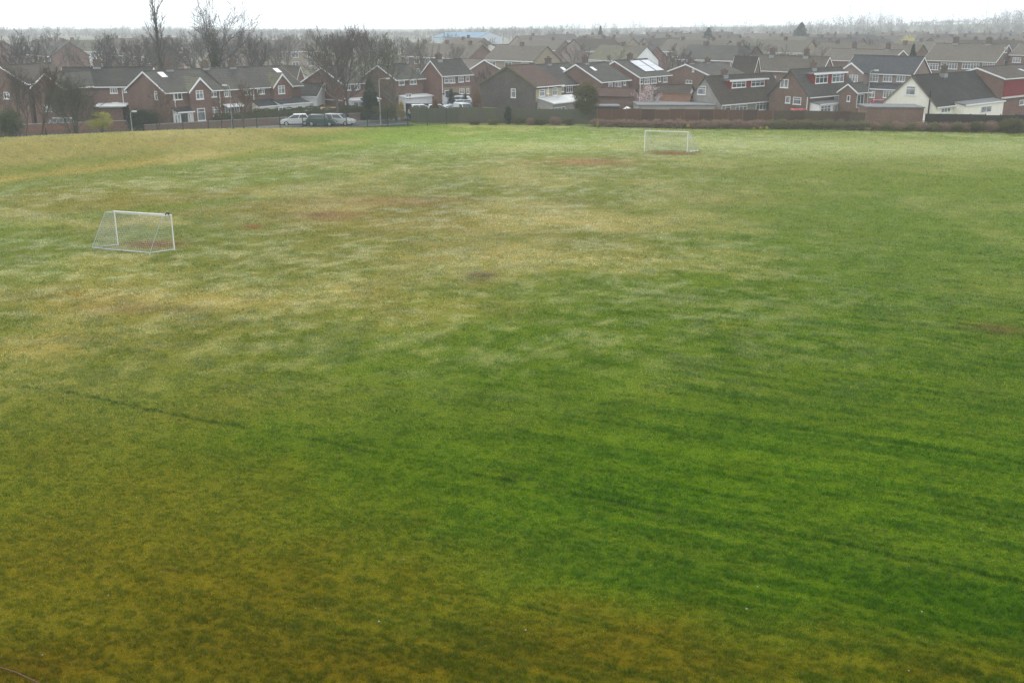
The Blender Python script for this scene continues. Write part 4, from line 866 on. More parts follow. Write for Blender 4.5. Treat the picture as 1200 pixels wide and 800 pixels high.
for px, yb in ((700.5, 141), (807, 143.5), (884, 148), (891.5, 146.5), (899.5, 146)):
    gx, gy = gp(px, edge_y(px)); leafy('daffodils', 'clump of yellow daffodils at the foot of the bramble hedge', px, gy+.35, 4, yb+1.5, YLW, 'flowers', 90, .04, .1, int(px), 'daffodil clumps', trunk=False)
for k, (px, w_, tp, mt) in enumerate(((607, 16, 137, OL), (622, 13, 139, BRM), (633, 18, 138, OL), (652, 15, 137.5, BRM), (668, 12, 139, OL), (556, 14, 141, OL), (578, 13, 140, BRG))):
    leafy('bramble', '%s tangle at the foot of the mossy green fence' % ('olive green' if mt is OL else 'brown dead'), px, 137.2 + (600-px)*.006, w_, tp, mt, 'bramble', 1800, .07, 0, 300+k, 'tangles along the mossy fence', clumps=35, tight=.25, shell=.3, depth=.6, trunk=False)
# clipped hedges: one box of leaves each
def hedge(name, label, p0, p1, h, wid, mat, n, z0=0.0, cat='hedge', size=.06):
    p0 = np.array(p0); p1 = np.array(p1); L = np.linalg.norm(p1-p0); d = (p1-p0)/L; a = math.atan2(d[1], d[0])
    t = thing(name, label, cat, (p0[0], p0[1], hz(*p0)), a); MB().box(.1, -wid*.38, z0, L-.1, wid*.38, h-.12).build('stems', BKG, t)
    g = np.random.default_rng(int(L*10)); x = g.random(n)*L; f = g.random(n); up = .06*np.sin(x*1.7)+.05*np.sin(x*4.1)
    top = f < .3; y = np.where(top, (g.random(n)-.5)*wid, np.where(g.random(n) < .5, -wid/2, wid/2)+g.normal(size=n)*.05); z = np.where(top, h+g.normal(size=n)*.04, z0+g.random(n)*(h-z0))+up
    p = np.stack([x, y, z], 1); aa = g.normal(size=(n, 3)); aa /= np.linalg.norm(aa, axis=1)[:, None]; bb = np.cross(aa, g.normal(size=(n, 3))); bb /= np.linalg.norm(bb, axis=1)[:, None]; s = size*(.6+.8*g.random(n))[:, None]
    v = np.stack([p-aa*s, p+bb*s*.5, p+aa*s, p-bb*s*.5], 1).reshape(-1, 3); meshobj('foliage', v, np.arange(4*n), 4, mat, t); return t
# ------------------------------------------------------------ far trees, copies of a few
ft = []
for i, kw in enumerate((dict(kids=(9, 6, 5), spread=(50, 40, 42)), dict(kids=(10, 6, 5), spread=(38, 38, 42)), dict(kids=(8, 7, 5), spread=(60, 44, 42), trunk=.2), dict(kids=(9, 6, 4), spread=(32, 34, 40)))):
    ft.append(make_tree('far_tree', 'x', 0, 0, 200+i, 10.0, BK, rt=.05, r0=.3, **kw))
used = set(); rr = random.Random(9); FT = []
for k in range(12): FT.append((rr.uniform(-10, 500), rr.uniform(260, 420), rr.uniform(33, 42)))
for k in range(34): FT.append((rr.uniform(-10, 340), rr.uniform(215, 330), rr.uniform(40, 50)))
for k in range(26): FT.append((rr.uniform(300, 500), rr.uniform(250, 420), rr.uniform(39, 48)))
for k in range(60): FT.append((rr.uniform(560, 1060), rr.uniform(600, 950), rr.uniform(30, 37)))
for k in range(16): FT.append((rr.uniform(560, 1200), rr.uniform(240, 380), rr.uniform(42, 54)))
for k in range(50): FT.append((rr.uniform(0, 560), rr.uniform(300, 560), rr.uniform(37, 45)))
for k in range(80):
    px = rr.uniform(1030, 1230); FT.append((px, rr.uniform(600, 1150), np.interp(px, [1030, 1100, 1230], [38, 32, 24])+rr.uniform(-1, 5)))
for (px, Y, yt) in FT:
    x = colx(px, Y, 5); g0 = hz(x, Y); h = min(19, max(5, zat(yt, Y)-g0)); i = rr.randrange(4); s = h/10
    reg = 'on the wooded rise at the right' if px > 1030 else ('in the estate haze on the left' if px < 340 else ('in the hazy middle distance' if px < 620 else 'on the skyline right of centre'))
    lab = 'hazy bare tree far off %s' % reg; grp = 'far bare trees ' + reg; sc3 = (s*rr.uniform(.9, 1.4), s*rr.uniform(.9, 1.4), s)
    if i not in used:
        t = ft[i]; t.location = (x, Y, g0); t.scale = sc3; t['label'] = lab; t['group'] = grp; used.add(i)
    else: copy_tree(ft[i], (x, Y, g0), rr.uniform(0, 6.28), sc3, lab, grp)
# far-off wood: reads as one mass of twigs behind everything
def wood():
    g = np.random.default_rng(77); nt_ = 3600; per = 34
    Y0 = 690 + g.random(nt_)**.8*560; a = (g.random(nt_)*2-1)*.62; X0 = a*Y0; Z0 = height(X0, Y0)
    hh = (3.4 + 5.2*sstep(-20, 170, X0))*(.7+.55*g.random(nt_))*(.35+1.5*sstep(.42, .66, fbm(X0, Y0, .010, 350, 3))) + (Y0-690)/560*1.5; wd = 2.6+2.2*g.random(nt_)
    n = nt_*per; i = np.repeat(np.arange(nt_), per); u = g.normal(size=(n, 3)); u /= np.linalg.norm(u, axis=1)[:, None]; r = g.random(n)**.45
    p = np.stack([X0[i]+u[:, 0]*r*wd[i], Y0[i]+u[:, 1]*r*wd[i], Z0[i]+hh[i]*(.55+.45*u[:, 2]*r)], 1)
    d = u*.7; d[:, 2] += .8; d /= np.linalg.norm(d, axis=1)[:, None]; s = (1.0+g.random(n)*1.3)[:, None]
    side = np.stack([-d[:, 1], d[:, 0], d[:, 2]*0], 1); side /= np.linalg.norm(side, axis=1)[:, None]; side *= .16
    vv = np.stack([p-side, p+side, p+d*s], 1).reshape(-1, 3)
    tb = np.stack([np.stack([X0-.3, Y0, Z0-.3], 1), np.stack([X0+.3, Y0, Z0-.3], 1), np.stack([X0, Y0, Z0+hh*.7], 1)], 1).reshape(-1, 3); vv = np.concatenate([vv, tb])
    o = meshobj('far_wood', vv, np.arange(len(vv)), 3, BK); tag(o, 'far-off winter woodland fading into the haze along the horizon', 'woodland', kind='stuff')
wood()
# ------------------------------------------------------------ roads and paving
ASPH = plain((.085, .088, .092, 1), .9, .2, var=.25); PAVE = plain((.22, .215, .205, 1), .9, .2, var=.2); KERB = plain((.3, .3, .29, 1), .9, .2)
def fpt(t, q): return FA + fdir*t + fnor*q         # t metres along the mesh fence, q metres beyond it
def sheet(name, pts, z, mat, thick=0.0):
    m = MB()
    if thick: m.prism([tuple(p) for p in pts], 'z', z-thick, z)
    else: m.add([(p[0], p[1], z) for p in pts], [tuple(range(len(pts)))])
    o = m.build(name, mat); tag(o, kind='structure'); return o
sheet('road', [fpt(-14, 3.4), fpt(50, 3.4), fpt(53, 9.0), fpt(-14, 9.0)], .03, ASPH)
sheet('kerb', [fpt(-14, 3.2), fpt(50, 3.2), fpt(50, 3.4), fpt(-14, 3.4)], .13, KERB, .3)
sheet('kerb', [fpt(16, 9.0), fpt(53, 9.0), fpt(53, 9.2), fpt(16, 9.2)], .13, KERB, .3)
sheet('pavement', [fpt(16, 9.2), fpt(53, 9.2), fpt(53, 10.8), fpt(16, 10.8)], .12, PAVE, .3)
sheet('road', [fpt(2, 9.002), fpt(15.5, 9.002), fpt(13, 26), fpt(6, 26)], .034, ASPH)
sheet('parking_area', [fpt(44, 9.3), fpt(60, 7), fpt(76, 10), fpt(66, 30), fpt(50, 24)], .026, ASPH)
sheet('verge', [fpt(-14, 1.2), fpt(50, 1.2), fpt(50, 3.19), fpt(-14, 3.19)], .05, plain((.05, .075, .025, 1), .95, .1, var=.4))
m = MB()
for k in range(7):
    c = fpt(-6+k*9, 6.2); a = math.atan2(fdir[1], fdir[0]); d = fdir; n_ = fnor
    q = [c-d*1+n_*.05, c+d*1+n_*.05, c+d*1-n_*.05, c-d*1-n_*.05]; m.add([(p[0], p[1], .038) for p in q], [(0, 1, 2, 3)])
tag(m.build('road_marking', plain((.6, .6, .58, 1), .8)), kind='structure')
# faint old touchline
a = np.array(gp(575, 320)); b = np.array(gp(805, 257)); n_ = np.array((-(b-a)[1], (b-a)[0])); n_ /= np.linalg.norm(n_); m = MB(); N_ = 40
for k in range(N_+1):
    p = a+(b-a)*k/N_
    for s in (-.05, .05): q = p+n_*s; m.v.append((q[0], q[1], hz(*q)+.075))
for k in range(N_): m.f.append((2*k, 2*k+1, 2*k+3, 2*k+2)); m.mi.append(0)
tl = NT('faded_line_paint'); posn = tl.n('ShaderNodeNewGeometry').outputs['Position']; nn = tl.noise(posn, 2.5, 5, .7)
bs = tl.bsdf((.22, .27, .17, 1), .9); tl.l(tl.math('MULTIPLY', tl.ramp(nn, .38, .58), .6), bs.inputs['Alpha']); tag(m.build('touchline', tl.m), kind='structure')
# ------------------------------------------------------------ mesh fence
fe = thing('mesh_fence', 'tall green wire mesh fence on thin posts between the grass bank and the road', 'fence', (FA[0], FA[1], 0), math.atan2(fdir[1], fdir[0]))
Lf = 56.0; HF = 2.1; k = -4.0; wires = MB()
while k <= Lf:
    p = fpt(k, 0); g = hz(*p); m = MB().tube([(k, 0, g-.4), (k, 0, g+HF)], .06, 7); m.tube([(k, 0, g+HF), (k, -.18, g+HF+.22)], .035, 6); m.build('post', GREENMET, fe); k += 2.9
xs_ = np.arange(-4, Lf, .12)
for x in xs_:
    g = hz(*fpt(x, 0)); wires.tube([(x, -.05, g+.02), (x, -.05, g+HF-.03)], .011, 3, cap=False)
for z in np.arange(.1, HF, .2):
    pts = []
    for x in np.arange(-4, Lf+.1, 2.0): pts.append((x, -.055, hz(*fpt(x, 0))+z))
    wires.tube(pts, .012, 3, cap=False)
wires.build('wire_mesh', GREENMET, fe, fix=False)
# ------------------------------------------------------------ garden walls, fences, hedges
def wall_run(name, label, p0, p1, h, mat, cat='wall', th=.22, cap=None):
    p0 = np.array(p0, float); p1 = np.array(p1, float); L = np.linalg.norm(p1-p0); d = (p1-p0)/L
    t = thing(name, label, cat, (p0[0], p0[1], hz(*p0)), math.atan2(d[1], d[0])); MB().box(0, 0, -.3, L, th, h).build('wall', mat, t)
    MB().box(-.02, -.04, h+.002, L+.02, th+.04, h+.07).build('coping', cap or KERB, t); return t
wall_run('garden_wall', 'long brown brick garden wall along the pavement below the clipped hedge', fpt(18, 11.0), fpt(47, 11.0), 1.0, BR_BRN)
wall_run('garden_wall', 'low grey brick wall in front of the left thicket by the mesh fence', fpt(-14, 2.2), fpt(3, 2.2), 1.0, BR_GREY)
wall_run('garden_wall', 'red brick garden wall beyond the parked people carrier', fpt(-2, 19), fpt(18, 15.5), 1.2, BR_ORG)
hedge('clipped_hedge', 'long clipped dark green hedge on top of the brown garden wall', fpt(27, 11.9), fpt(47, 12.1), 1.75, .9, HG, 22000)
hedge('clipped_hedge', 'second clipped hedge nearer the white fronted house', fpt(33, 14.0), fpt(47, 14.2), 1.9, .8, HG, 12000)
def panel_fence(name, label, p0, p1, h, mat, postmat, pan=1.85, jit=.06, rail=True):
    p0 = np.array(p0, float); p1 = np.array(p1, float); L = np.linalg.norm(p1-p0); d = (p1-p0)/L; n = max(1, round(L/pan)); st = L/n; r2 = random.Random(int(L*7))
    t = thing(name, label, 'fence', (p0[0], p0[1], hz(*p0)), math.atan2(d[1], d[0]))
    for i in range(n):
        hh = h + r2.uniform(-jit, jit); x0 = i*st+.05; x1 = (i+1)*st-.05; m = MB().box(x0, -.015, .05, x1, .015, hh)
        if rail: m.box(x0, -.05, hh-.14, x1, -.017, hh-.05); m.box(x0, -.05, .25, x1, -.017, .34); m.box(x0, -.05, hh*.52, x1, -.017, hh*.52+.08)
        m.build('panel', mat[r2.randrange(len(mat))] if isinstance(mat, list) else mat, t)
        MB().box(i*st-.048, -.06, 0, i*st+.048, .05, h+.06+r2.uniform(0, .06)).build('post', postmat, t)
    return t
W_R = boards((.145, .082, .058, 1), .35); W_R2 = boards((.105, .066, .05, 1), .35); W_G = boards((.12, .09, .065, 1), .4, green=.2); W_DK = boards((.055, .045, .038, 1), .4); W_GR = boards((.12, .115, .09, 1), .35, green=.4); W_BLK = boards((.022, .024, .026, 1), .3)
def ept(px, back):
    gx, gy = gp(px, edge_y(px)); Y = gy+back; return (colx(px, Y, 1), Y)
panel_fence('panel_fence', 'reddish brown timber panel fence behind the purplish brambles and the far goal', ept(700, 3.4), ept(905, 4.2), 2.15, [W_R, W_R2, W_R], boards((.19, .13, .08, 1)))
panel_fence('panel_fence', 'dull brown panel fence in front of the brown gabled bungalow, ending at the brick garage', ept(907, 4.2), ept(1014, 3.4), 2.05, [W_G, W_R2, W_G], W_R)
panel_fence('panel_fence', 'near black timber fence in front of the cream bungalow, right of the brick garage', ept(1084, 3.0), ept(1260, 3.0), 1.95, W_DK, W_DK)
panel_fence('panel_fence', 'mossy green weathered fence below the grey gable and the parked vans', (colx(482, 140.2, 1), 140.2), (colx(700, 137.6, 1), 137.6), 2.0, W_GR, W_GR, jit=.1, rail=False)
panel_fence('panel_fence', 'grey timber fence right of the street lamp behind the green verge', fpt(53, 8.2), (colx(482, 141.7, 1), 141.7), 1.6, W_DK, W_DK, rail=False)
panel_fence('panel_fence', 'black stained fence in front of the houses left of the vans', (colx(476, 147, 1), 147), (colx(520, 146, 1), 146), 2.0, W_BLK, W_BLK, rail=False)
MB0 = thing('gate_post', 'white post at the corner of the brick garage and the dark fence', 'post', (colx(1082, 130.3, 1), 130.3, 0)); MB().box(-.07, -.07, 0, .07, .07, 1.75).build('shaft', WHITE, MB0); MB().prism([(-.09, 1.753), (.09, 1.753), (0, 1.85)], 'y', -.09, .09).build('cap', WHITE, MB0)
hedge('hedge', 'long low hedge of dark leaves below the red gable behind the leaning tree', (colx(375, 145, 1), 145), (colx(445, 143, 1), 143), 1.8, .8, OL, 12000)
# stack of boards and bins by the parked cars
st = thing('timber_stack', 'stack of pale orange boards leaning behind the parked cars', 'timber', (colx(374, 141, .5), 141, 0), R(8)); r2 = random.Random(2)
for k in range(14):
    m = MB(); z = .1*k; m.box(0+k*.06, 0, z, 2.4-r2.random()*.3, 1.3, z+.085) if k < 9 else m.prism([(0, .9+.08*(k-9)), (1.3, 1.5+.08*(k-9)), (1.3, 1.55+.08*(k-9)), (0, .95+.08*(k-9))], 'x', .2, 2.3); m.build('board', plain((.42, .25, .15, 1)), st)
def bin_(label, px, Y, col):
    t = thing('wheelie_bin', label, 'bin', (colx(px, Y, .5), Y, 0), R(10)); MB().add([(-.24, -.3, .1), (.24, -.3, .1), (.24, .3, .1), (-.24, .3, .1), (-.3, -.37, 1.0), (.3, -.37, 1.0), (.3, .37, 1.0), (-.3, .37, 1.0)], [(0, 3, 2, 1), (4, 5, 6, 7), (0, 1, 5, 4), (1, 2, 6, 5), (2, 3, 7, 6), (3, 0, 4, 7)]).build('body', plain(col), t)
    MB().prism([(-.4, 1.003), (.4, 1.003), (.38, 1.1), (-.36, 1.06)], 'x', -.31, .31).build('lid', plain(col), t); MB().tube([(-.3, .32, .1), (.3, .32, .1)], .1, 10).build('wheels', plain((.02, .02, .02, 1)), t)
bin_('brown wheelie bin beside the stack of boards', 395.5, 141.2, (.09, .05, .04, 1)); bin_('green wheelie bin behind the silver parked estate car', 401, 141.4, (.02, .10, .06, 1)); bin_('black wheelie bin right of the green bin', 406, 141.6, (.02, .025, .025, 1))
# ------------------------------------------------------------ street lamps
def lamp(label, px, yb, yt, Y=None, arm=.9, adir=1, two=False):
    gx, gy = gp(px, yb) if Y is None else (colx(px, Y, 0), Y); h = zat(yt, gy)-hz(gx, gy)
    t = thing('street_lamp', label, 'lamp', (gx, gy, hz(gx, gy))); MB().tube([(0, 0, -.2), (0, 0, 1.2), (0, 0, 1.21), (0, 0, h-.15), (adir*.12, 0, h), (adir*arm, 0, h+.05)], [.10, .10, .06, .045, .04, .035], 8).build('column', metal((.33, .36, .36, 1), .5, .3), t)
    hd = MB().prism([(-.11, h-.02), (.11, h-.02), (.09, h+.12), (-.09, h+.12)], 'x', *sorted((adir*arm, adir*(arm+.55)))).build('lantern', plain((.62, .63, .62, 1)), t)
    MB().box(*(min(adir*(arm+.05), adir*(arm+.5)), -.08, h-.08, max(adir*(arm+.05), adir*(arm+.5)), .08, h-.023)).build('lens', GNET, hd)
lamp('grey street lamp in front of the dark conifer', 446, 139, 92.5, 137); lamp('grey street lamp between the second dormer bungalow and the brick garage', 1014, 0, 83, 139.5, arm=.5); lamp('street lamp hidden among the twigs in front of the middle brick house', 273, 0, 100.5, 127, adir=-1, arm=.3)
lamp('short street lamp seen against the left brick gable near the road bend', 156, 0, 131, 120, arm=.2)
# ------------------------------------------------------------ cars
TYRE = plain((.02, .02, .02, 1), .9, .1); RIM = metal((.45, .46, .47, 1), .35, .6); CGLASS = glass((.05, .06, .065, 1), .08); LIGHTC = plain((.6, .62, .62, 1), .2, .6); LIGHTR = plain((.35, .02, .02, 1), .3, .5)
def car(label, x, y, rz, col, L=4.0, Wd=1.7, Hh_=1.47, kind='hatch', name='parked_car', cat='car', z=None):
    paint = metal(col, .28, .15); t = thing(name, label, cat, (x, y, (hz(x, y) if z is None else z)+.02), rz)
    hb_ = .86 if kind != 'van' else 1.05
    P = {'hatch': [(-.5, .30), (-.5, .62), (-.47, .86), (-.43, .98), (-.36, 1.0), (.18, .95), (.40, .80), (.48, .66), (.5, .50), (.49, .28)],
         'estate': [(-.5, .30), (-.5, .75), (-.49, .93), (-.47, 1.0), (-.3, 1.0), (.20, .94), (.40, .80), (.48, .68), (.5, .5), (.49, .28)],
         'van': [(-.5, .32), (-.5, .8), (-.5, 1.1), (-.495, 1.15), (-.2, 1.15), (.25, 1.12), (.42, .92), (.49, .78), (.5, .5), (.49, .3)]}[kind]
    W2 = Wd/2; lower = [(a*L, b) for a, b in P]
    # body: rounded tub, stations across the width
    m = MB(); ny = [(-1, .93), (-.96, 1.0), (.96, 1.0), (1, .93)]
    prof = lambda s: [(p[0]*(.985 if s < 1 else 1), .28+(p[1]-.28)*(.97 if s < 1 else 1)) for p in lower]
    rings = [[(a, yy*W2, b) for a, b in prof(s)] for yy, s in ny]; n = len(lower); vs = [v for r in rings for v in r]; fs = [tuple(range(n))[::-1], tuple(range(3*n, 4*n))]
    for j in range(3): fs += [(j*n+i, j*n+(i+1) % n, (j+1)*n+(i+1) % n, (j+1)*n+i) for i in range(n)]
    m.add(vs, fs); body = m.build('body', paint, t, smooth=False)
    bv = body.modifiers.new('bevel', 'BEVEL'); bv.width = .035; bv.segments = 2; bv.limit_method = 'ANGLE'
    # cabin
    C_ = {'hatch': ((-.475, -.38, .02, .31), 1.0), 'estate': ((-.485, -.43, .06, .24), 1.0), 'van': ((-.495, -.47, .14, .34), 1.12)}[kind][0]
    zb = .93 if kind != 'van' else 1.08; zt = Hh_
    def cab(xb0, xt0, xt1, xb1, wb, wt, z0, z1): return [(xb0*L, -wb, z0), (xb1*L, -wb, z0), (xb1*L, wb, z0), (xb0*L, wb, z0), (xt0*L, -wt, z1), (xt1*L, -wt, z1), (xt1*L, wt, z1), (xt0*L, wt, z1)]
    F_ = [(0, 3, 2, 1), (4, 5, 6, 7), (0, 1, 5, 4), (1, 2, 6, 5), (2, 3, 7, 6), (3, 0, 4, 7)]
    cabin = MB().add(cab(*C_, W2*.93, W2*.76, zb, zt), F_).build('cabin', paint, t); bv = cabin.modifiers.new('bevel', 'BEVEL'); bv.width = .06; bv.segments = 3
    e = .012; cs = cab(*C_, W2*.93, W2*.76, zb, zt); lerp = lambda p, q, f: tuple(p[i]+(q[i]-p[i])*f for i in range(3))
    def quadwin(a, b, c, d, nx_, name='window', u0=.06, u1=.94, v0=.12, v1=.84):
        P0 = lerp(lerp(a, b, u0), lerp(d, c, u0), v0); P1 = lerp(lerp(a, b, u1), lerp(d, c, u1), v0); P2 = lerp(lerp(a, b, u1), lerp(d, c, u1), v1); P3 = lerp(lerp(a, b, u0), lerp(d, c, u0), v1)
        vs = []
        for o in (-.02, e): vs += [tuple(p[i]+nx_[i]*o for i in range(3)) for p in (P0, P1, P2, P3)]
        MB().add(vs, F_).build(name, CGLASS, t)
    for s, (a, b, c, d) in ((-1, (0, 1, 5, 4)), (1, (3, 2, 6, 7))):
        A_, B_, C2_, D_ = cs[a], cs[b], cs[c], cs[d]
        if kind == 'van': quadwin(A_, B_, C2_, D_, (0, s*.97, .2), u0=.66, u1=.95)
        else: quadwin(A_, B_, C2_, D_, (0, s*.97, .2), u0=.07, u1=.47, v0=.06, v1=.9); quadwin(A_, B_, C2_, D_, (0, s*.97, .2), u0=.50, u1=.94, v0=.06, v1=.9)
    quadwin(cs[1], cs[2], cs[6], cs[5], (.7, 0, .7), 'windscreen', .05, .95, .08, .92); quadwin(cs[0], cs[3], cs[7], cs[4], (-.8, 0, .5), 'rear_window', .08, .92, .15, .85)
    r = .31
    for sx in (-.31, .31):
        for sy in (-1, 1):
            w = MB().tube([(sx*L, sy*(W2-.17), r), (sx*L, sy*(W2-.165), r), (sx*L, sy*(W2+.015), r)], [r, r, r], 18).build('wheel', TYRE, t)
            MB().tube([(sx*L, sy*(W2+.018), r), (sx*L, sy*(W2+.03), r)], [.2, .17], 14).build('rim', RIM, w)
    for sy in (-1, 1):
        y0, y1 = sorted((sy*W2*.5, sy*W2*.9)); MB().box(L*.482, y0, .6, L*.503, y1, .74).build('headlight', LIGHTC, t); y0, y1 = sorted((sy*W2*.62, sy*W2*.92)); MB().box(-L*.508, y0, .62, -L*.49, y1, .88).build('tail_light', LIGHTR, t)
    MB().box(L*.494, -.28, .36, L*.508, .28, .46).build('number_plate', WHITE, t); MB().box(-.51*L, -.26, .42, -.5*L, .26, .53).build('number_plate', plain((.5, .42, .05, 1)), t)
    MB().box(L*.47, -W2*.7, .27, L*.506, W2*.7, .35).build('bumper', plain((.04, .04, .04, 1)), t)
    return t
def carpos(px, yb): return gp(px, yb)
fa = math.atan2(fdir[1], fdir[0])
x, y = carpos(346, 147.3); car('small white hatchback parked alone on the road behind the mesh fence', x, y, fa+math.pi-.35, (.68, .69, .69, 1), 3.8)
x, y = carpos(378, 147.8); car('dark green hatchback parked nose to the silver car', x, y, R(-8), (.03, .075, .065, 1), 3.9)
x, y = carpos(371, 143.3); car('pale teal hatchback parked behind the dark green car', x, y, R(-4), (.12, .33, .35, 1), 3.8, 1.7, 1.6)
x, y = carpos(398, 147.0); car('silver white estate car parked right of the dark green car', x, y, R(-18), (.55, .56, .57, 1), 4.1, kind='estate')
x, y = carpos(70, 154.5); car('silver people carrier seen from behind at the road junction on the left', x, y, R(150), (.36, .38, .37, 1), 4.2, 1.75, 1.72, kind='estate')
car('red car whose roof shows over the fence below the brown gabled bungalow', colx(941, 137.5, 1), 137.5, R(8), (.42, .02, .025, 1), 4.1, 1.75, 1.75, z=.25)
car('bright red hatchback parked by the pink brick terrace beyond the brick garage', colx(1036, 156, 1), 156, R(-10), (.5, .012, .03, 1), 4.1, 1.75, 1.5, z=.35)
car('white van with a glazed cab parked in front of the grey gable house', colx(544, 144, 1), 144, R(-60), (.62, .64, .64, 1), 4.0, 1.7, 1.95, 'van', z=.3)
car('pale blue estate car parked behind the white van', colx(536, 149, 1), 149, R(200), (.36, .42, .48, 1), 4.2, 1.75, 1.5, 'estate', z=.85)
car('white parked car showing its roof just behind the green fence near the black fence', colx(496, 143.6, 1), 143.6, R(15), (.66, .67, .67, 1), 4.0, 1.7, 1.5, z=.62)
car('second white car roof behind the green fence, nearest the white van', colx(516, 143.8, 1), 143.8, R(10), (.66, .67, .67, 1), 4.0, 1.7, 1.5, z=.6)
car('dark grey car parked between the pale blue car and the white van', colx(552, 148.5, 1), 148.5, R(20), (.12, .13, .15, 1), 4.1, 1.7, 1.5, z=.6)
car('white parked car highest in view beyond the pale blue estate car', colx(537, 155, 1), 155, R(170), (.6, .62, .62, 1), 4.0, 1.7, 1.45, z=1.0)
sheet('parking_terrace', [(colx(470, 142.3, 0), 142.3), (colx(560, 142.3, 0), 142.3), (colx(566, 160, 0), 160), (colx(470, 160, 0), 160)], .3, ASPH, .8)
# ------------------------------------------------------------ goals
GW = plain((.74, .75, .76, 1), .35, .4, var=.1); GG = metal((.42, .45, .47, 1), .45, .3); NETM = plain((.55, .57, .57, 1), .8, .1)
def goal(label, FL, FR, BL_, BR_, h, back, col=GW, low_front=None):
    FL, FR, BL_, BR_ = [np.array(p, float) for p in (FL, FR, BL_, BR_)]; c = (FL+FR)/2; d = FR-FL; rz = math.atan2(d[1], d[0]); g = hz(*c)
    t = thing('football_goal', label, 'goal', (c[0], c[1], g), rz); ca, sa = math.cos(-rz), math.sin(-rz)
    def Lc(p, z): q = p-c; return Vector((q[0]*ca-q[1]*sa, q[0]*sa+q[1]*ca, hz(*p)-g+z if z == 0 else z))
    r = .036; a0, b0 = Lc(FL, 0), Lc(FR, 0); a1, b1 = Lc(FL, h), Lc(FR, h); c0, d0 = Lc(BL_, 0), Lc(BR_, 0)
    bk = Vector((0, 1 if Lc(BL_, 0).y > 0 else -1, 0)); a2 = a1+(c0-a0).normalized()*back; b2 = b1+(d0-b0).normalized()*back; a2.z = b2.z = h-.02
    MB().tube([a0-Vector((0, 0, .1)), a1], r, 10).build('post', col, t); MB().tube([b0-Vector((0, 0, .1)), b1], r, 10).build('post', col, t)
    MB().tube([a1-Vector((r, 0, 0)), b1+Vector((r, 0, 0))], r, 10).build('crossbar', col, t)
    for p1, p2, p3 in ((a1, a2, c0), (b1, b2, d0)): MB().tube([p1, p1.lerp(p2, .6), p2, p2.lerp(p3, .1)+Vector((0, 0, .01)), p3+Vector((0, 0, .03))], .02, 8).build('net_support', GG, t)
    up = Vector((0, 0, .04)); MB().tube([a0+up, c0+up, d0+up, b0+up], .03, 8).build('ground_bar', GG, t)
    net = MB(); step = .12; w = .0042
    def grid(P, Q, S, T_, nu, nv):  # P-Q bottom, S-T top
        pt = lambda u, v: (P.lerp(Q, u)).lerp(S.lerp(T_, u), v) + Vector((0, 0, -.03*math.sin(u*math.pi)*math.sin(v*math.pi)))
        for i in range(nu+1): net.tube([pt(i/nu, k/6) for k in range(7)], w, 3, cap=False)
        for j in range(nv+1): net.tube([pt(k/8, j/nv) for k in range(9)], w, 3, cap=False)
    wd = (b0-a0).length; sl = (a2-c0).length
    grid(c0, d0, a2, b2, int(wd/step), int(sl/step)); grid(a2, b2, a1, b1, int(wd/step), max(2, int(back/step)))
    for f0, f1, f2, bb in ((a0, a1, a2, c0), (b0, b1, b2, d0)): grid(f0, bb, f1, f2, int((bb-f0).length/step), int(h/step))
    net.build('net', NETM, t, fix=False); return t
gn = goal('near white football goal over a red worn patch at the left of the field', gp(138.5, 287.5), gp(204.5, 292.7), gp(108, 291.5), gp(175.5, 297.3), 2.12, .55)
dk = plain((.03, .03, .035, 1)); m = MB(); wv = (np.array(gp(204.5, 292.7))-np.array(gp(138.5, 287.5))); wl = np.linalg.norm(wv)/2
for xx in (wl-.35, wl-.15): m.tube([(xx-.04, 0, 2.12), (xx+.04, 0, 2.12)], .062, 10)
m.box(wl-.32, -.02, 2.17, wl-.1, .02, 2.26); m.build('net_clip', dk, gn)
gf = goal('far white football goal near the bramble hedge at the far side of the field', gp(755, 177.8), gp(805, 179.3), gp(768, 175.8), gp(818.3, 178.0), 2.12, .35)
for k, f in enumerate((.35, .62, .92)):
    a = np.array(gp(805, 179.3)); b = np.array(gp(818.3, 178.0)); p = a+(b-a)*f
    sb_ = .6; sb = thing('sandbag', ('white sandbag nearest the post of the far goal', 'middle white sandbag on the side bar of the far goal', 'white sandbag at the rear corner of the far goal')[k], 'sandbag', (p[0], p[1], hz(*p)+.02), R(20*k))
    sb.scale = (.55, .55, .55); m = MB()
    m.tube([(-.3, 0, .1), (-.22, 0, .12), (0, 0, .13), (.2, 0, .12), (.3, 0, .1)], [.03, .11, .13, .11, .03], 8); m.build('bag', plain((.7, .72, .74, 1)), sb, smooth=True); MB().tube([(.26, -.02, .11), (.36, .02, .16)], .02, 5).build('tie', dk, sb)
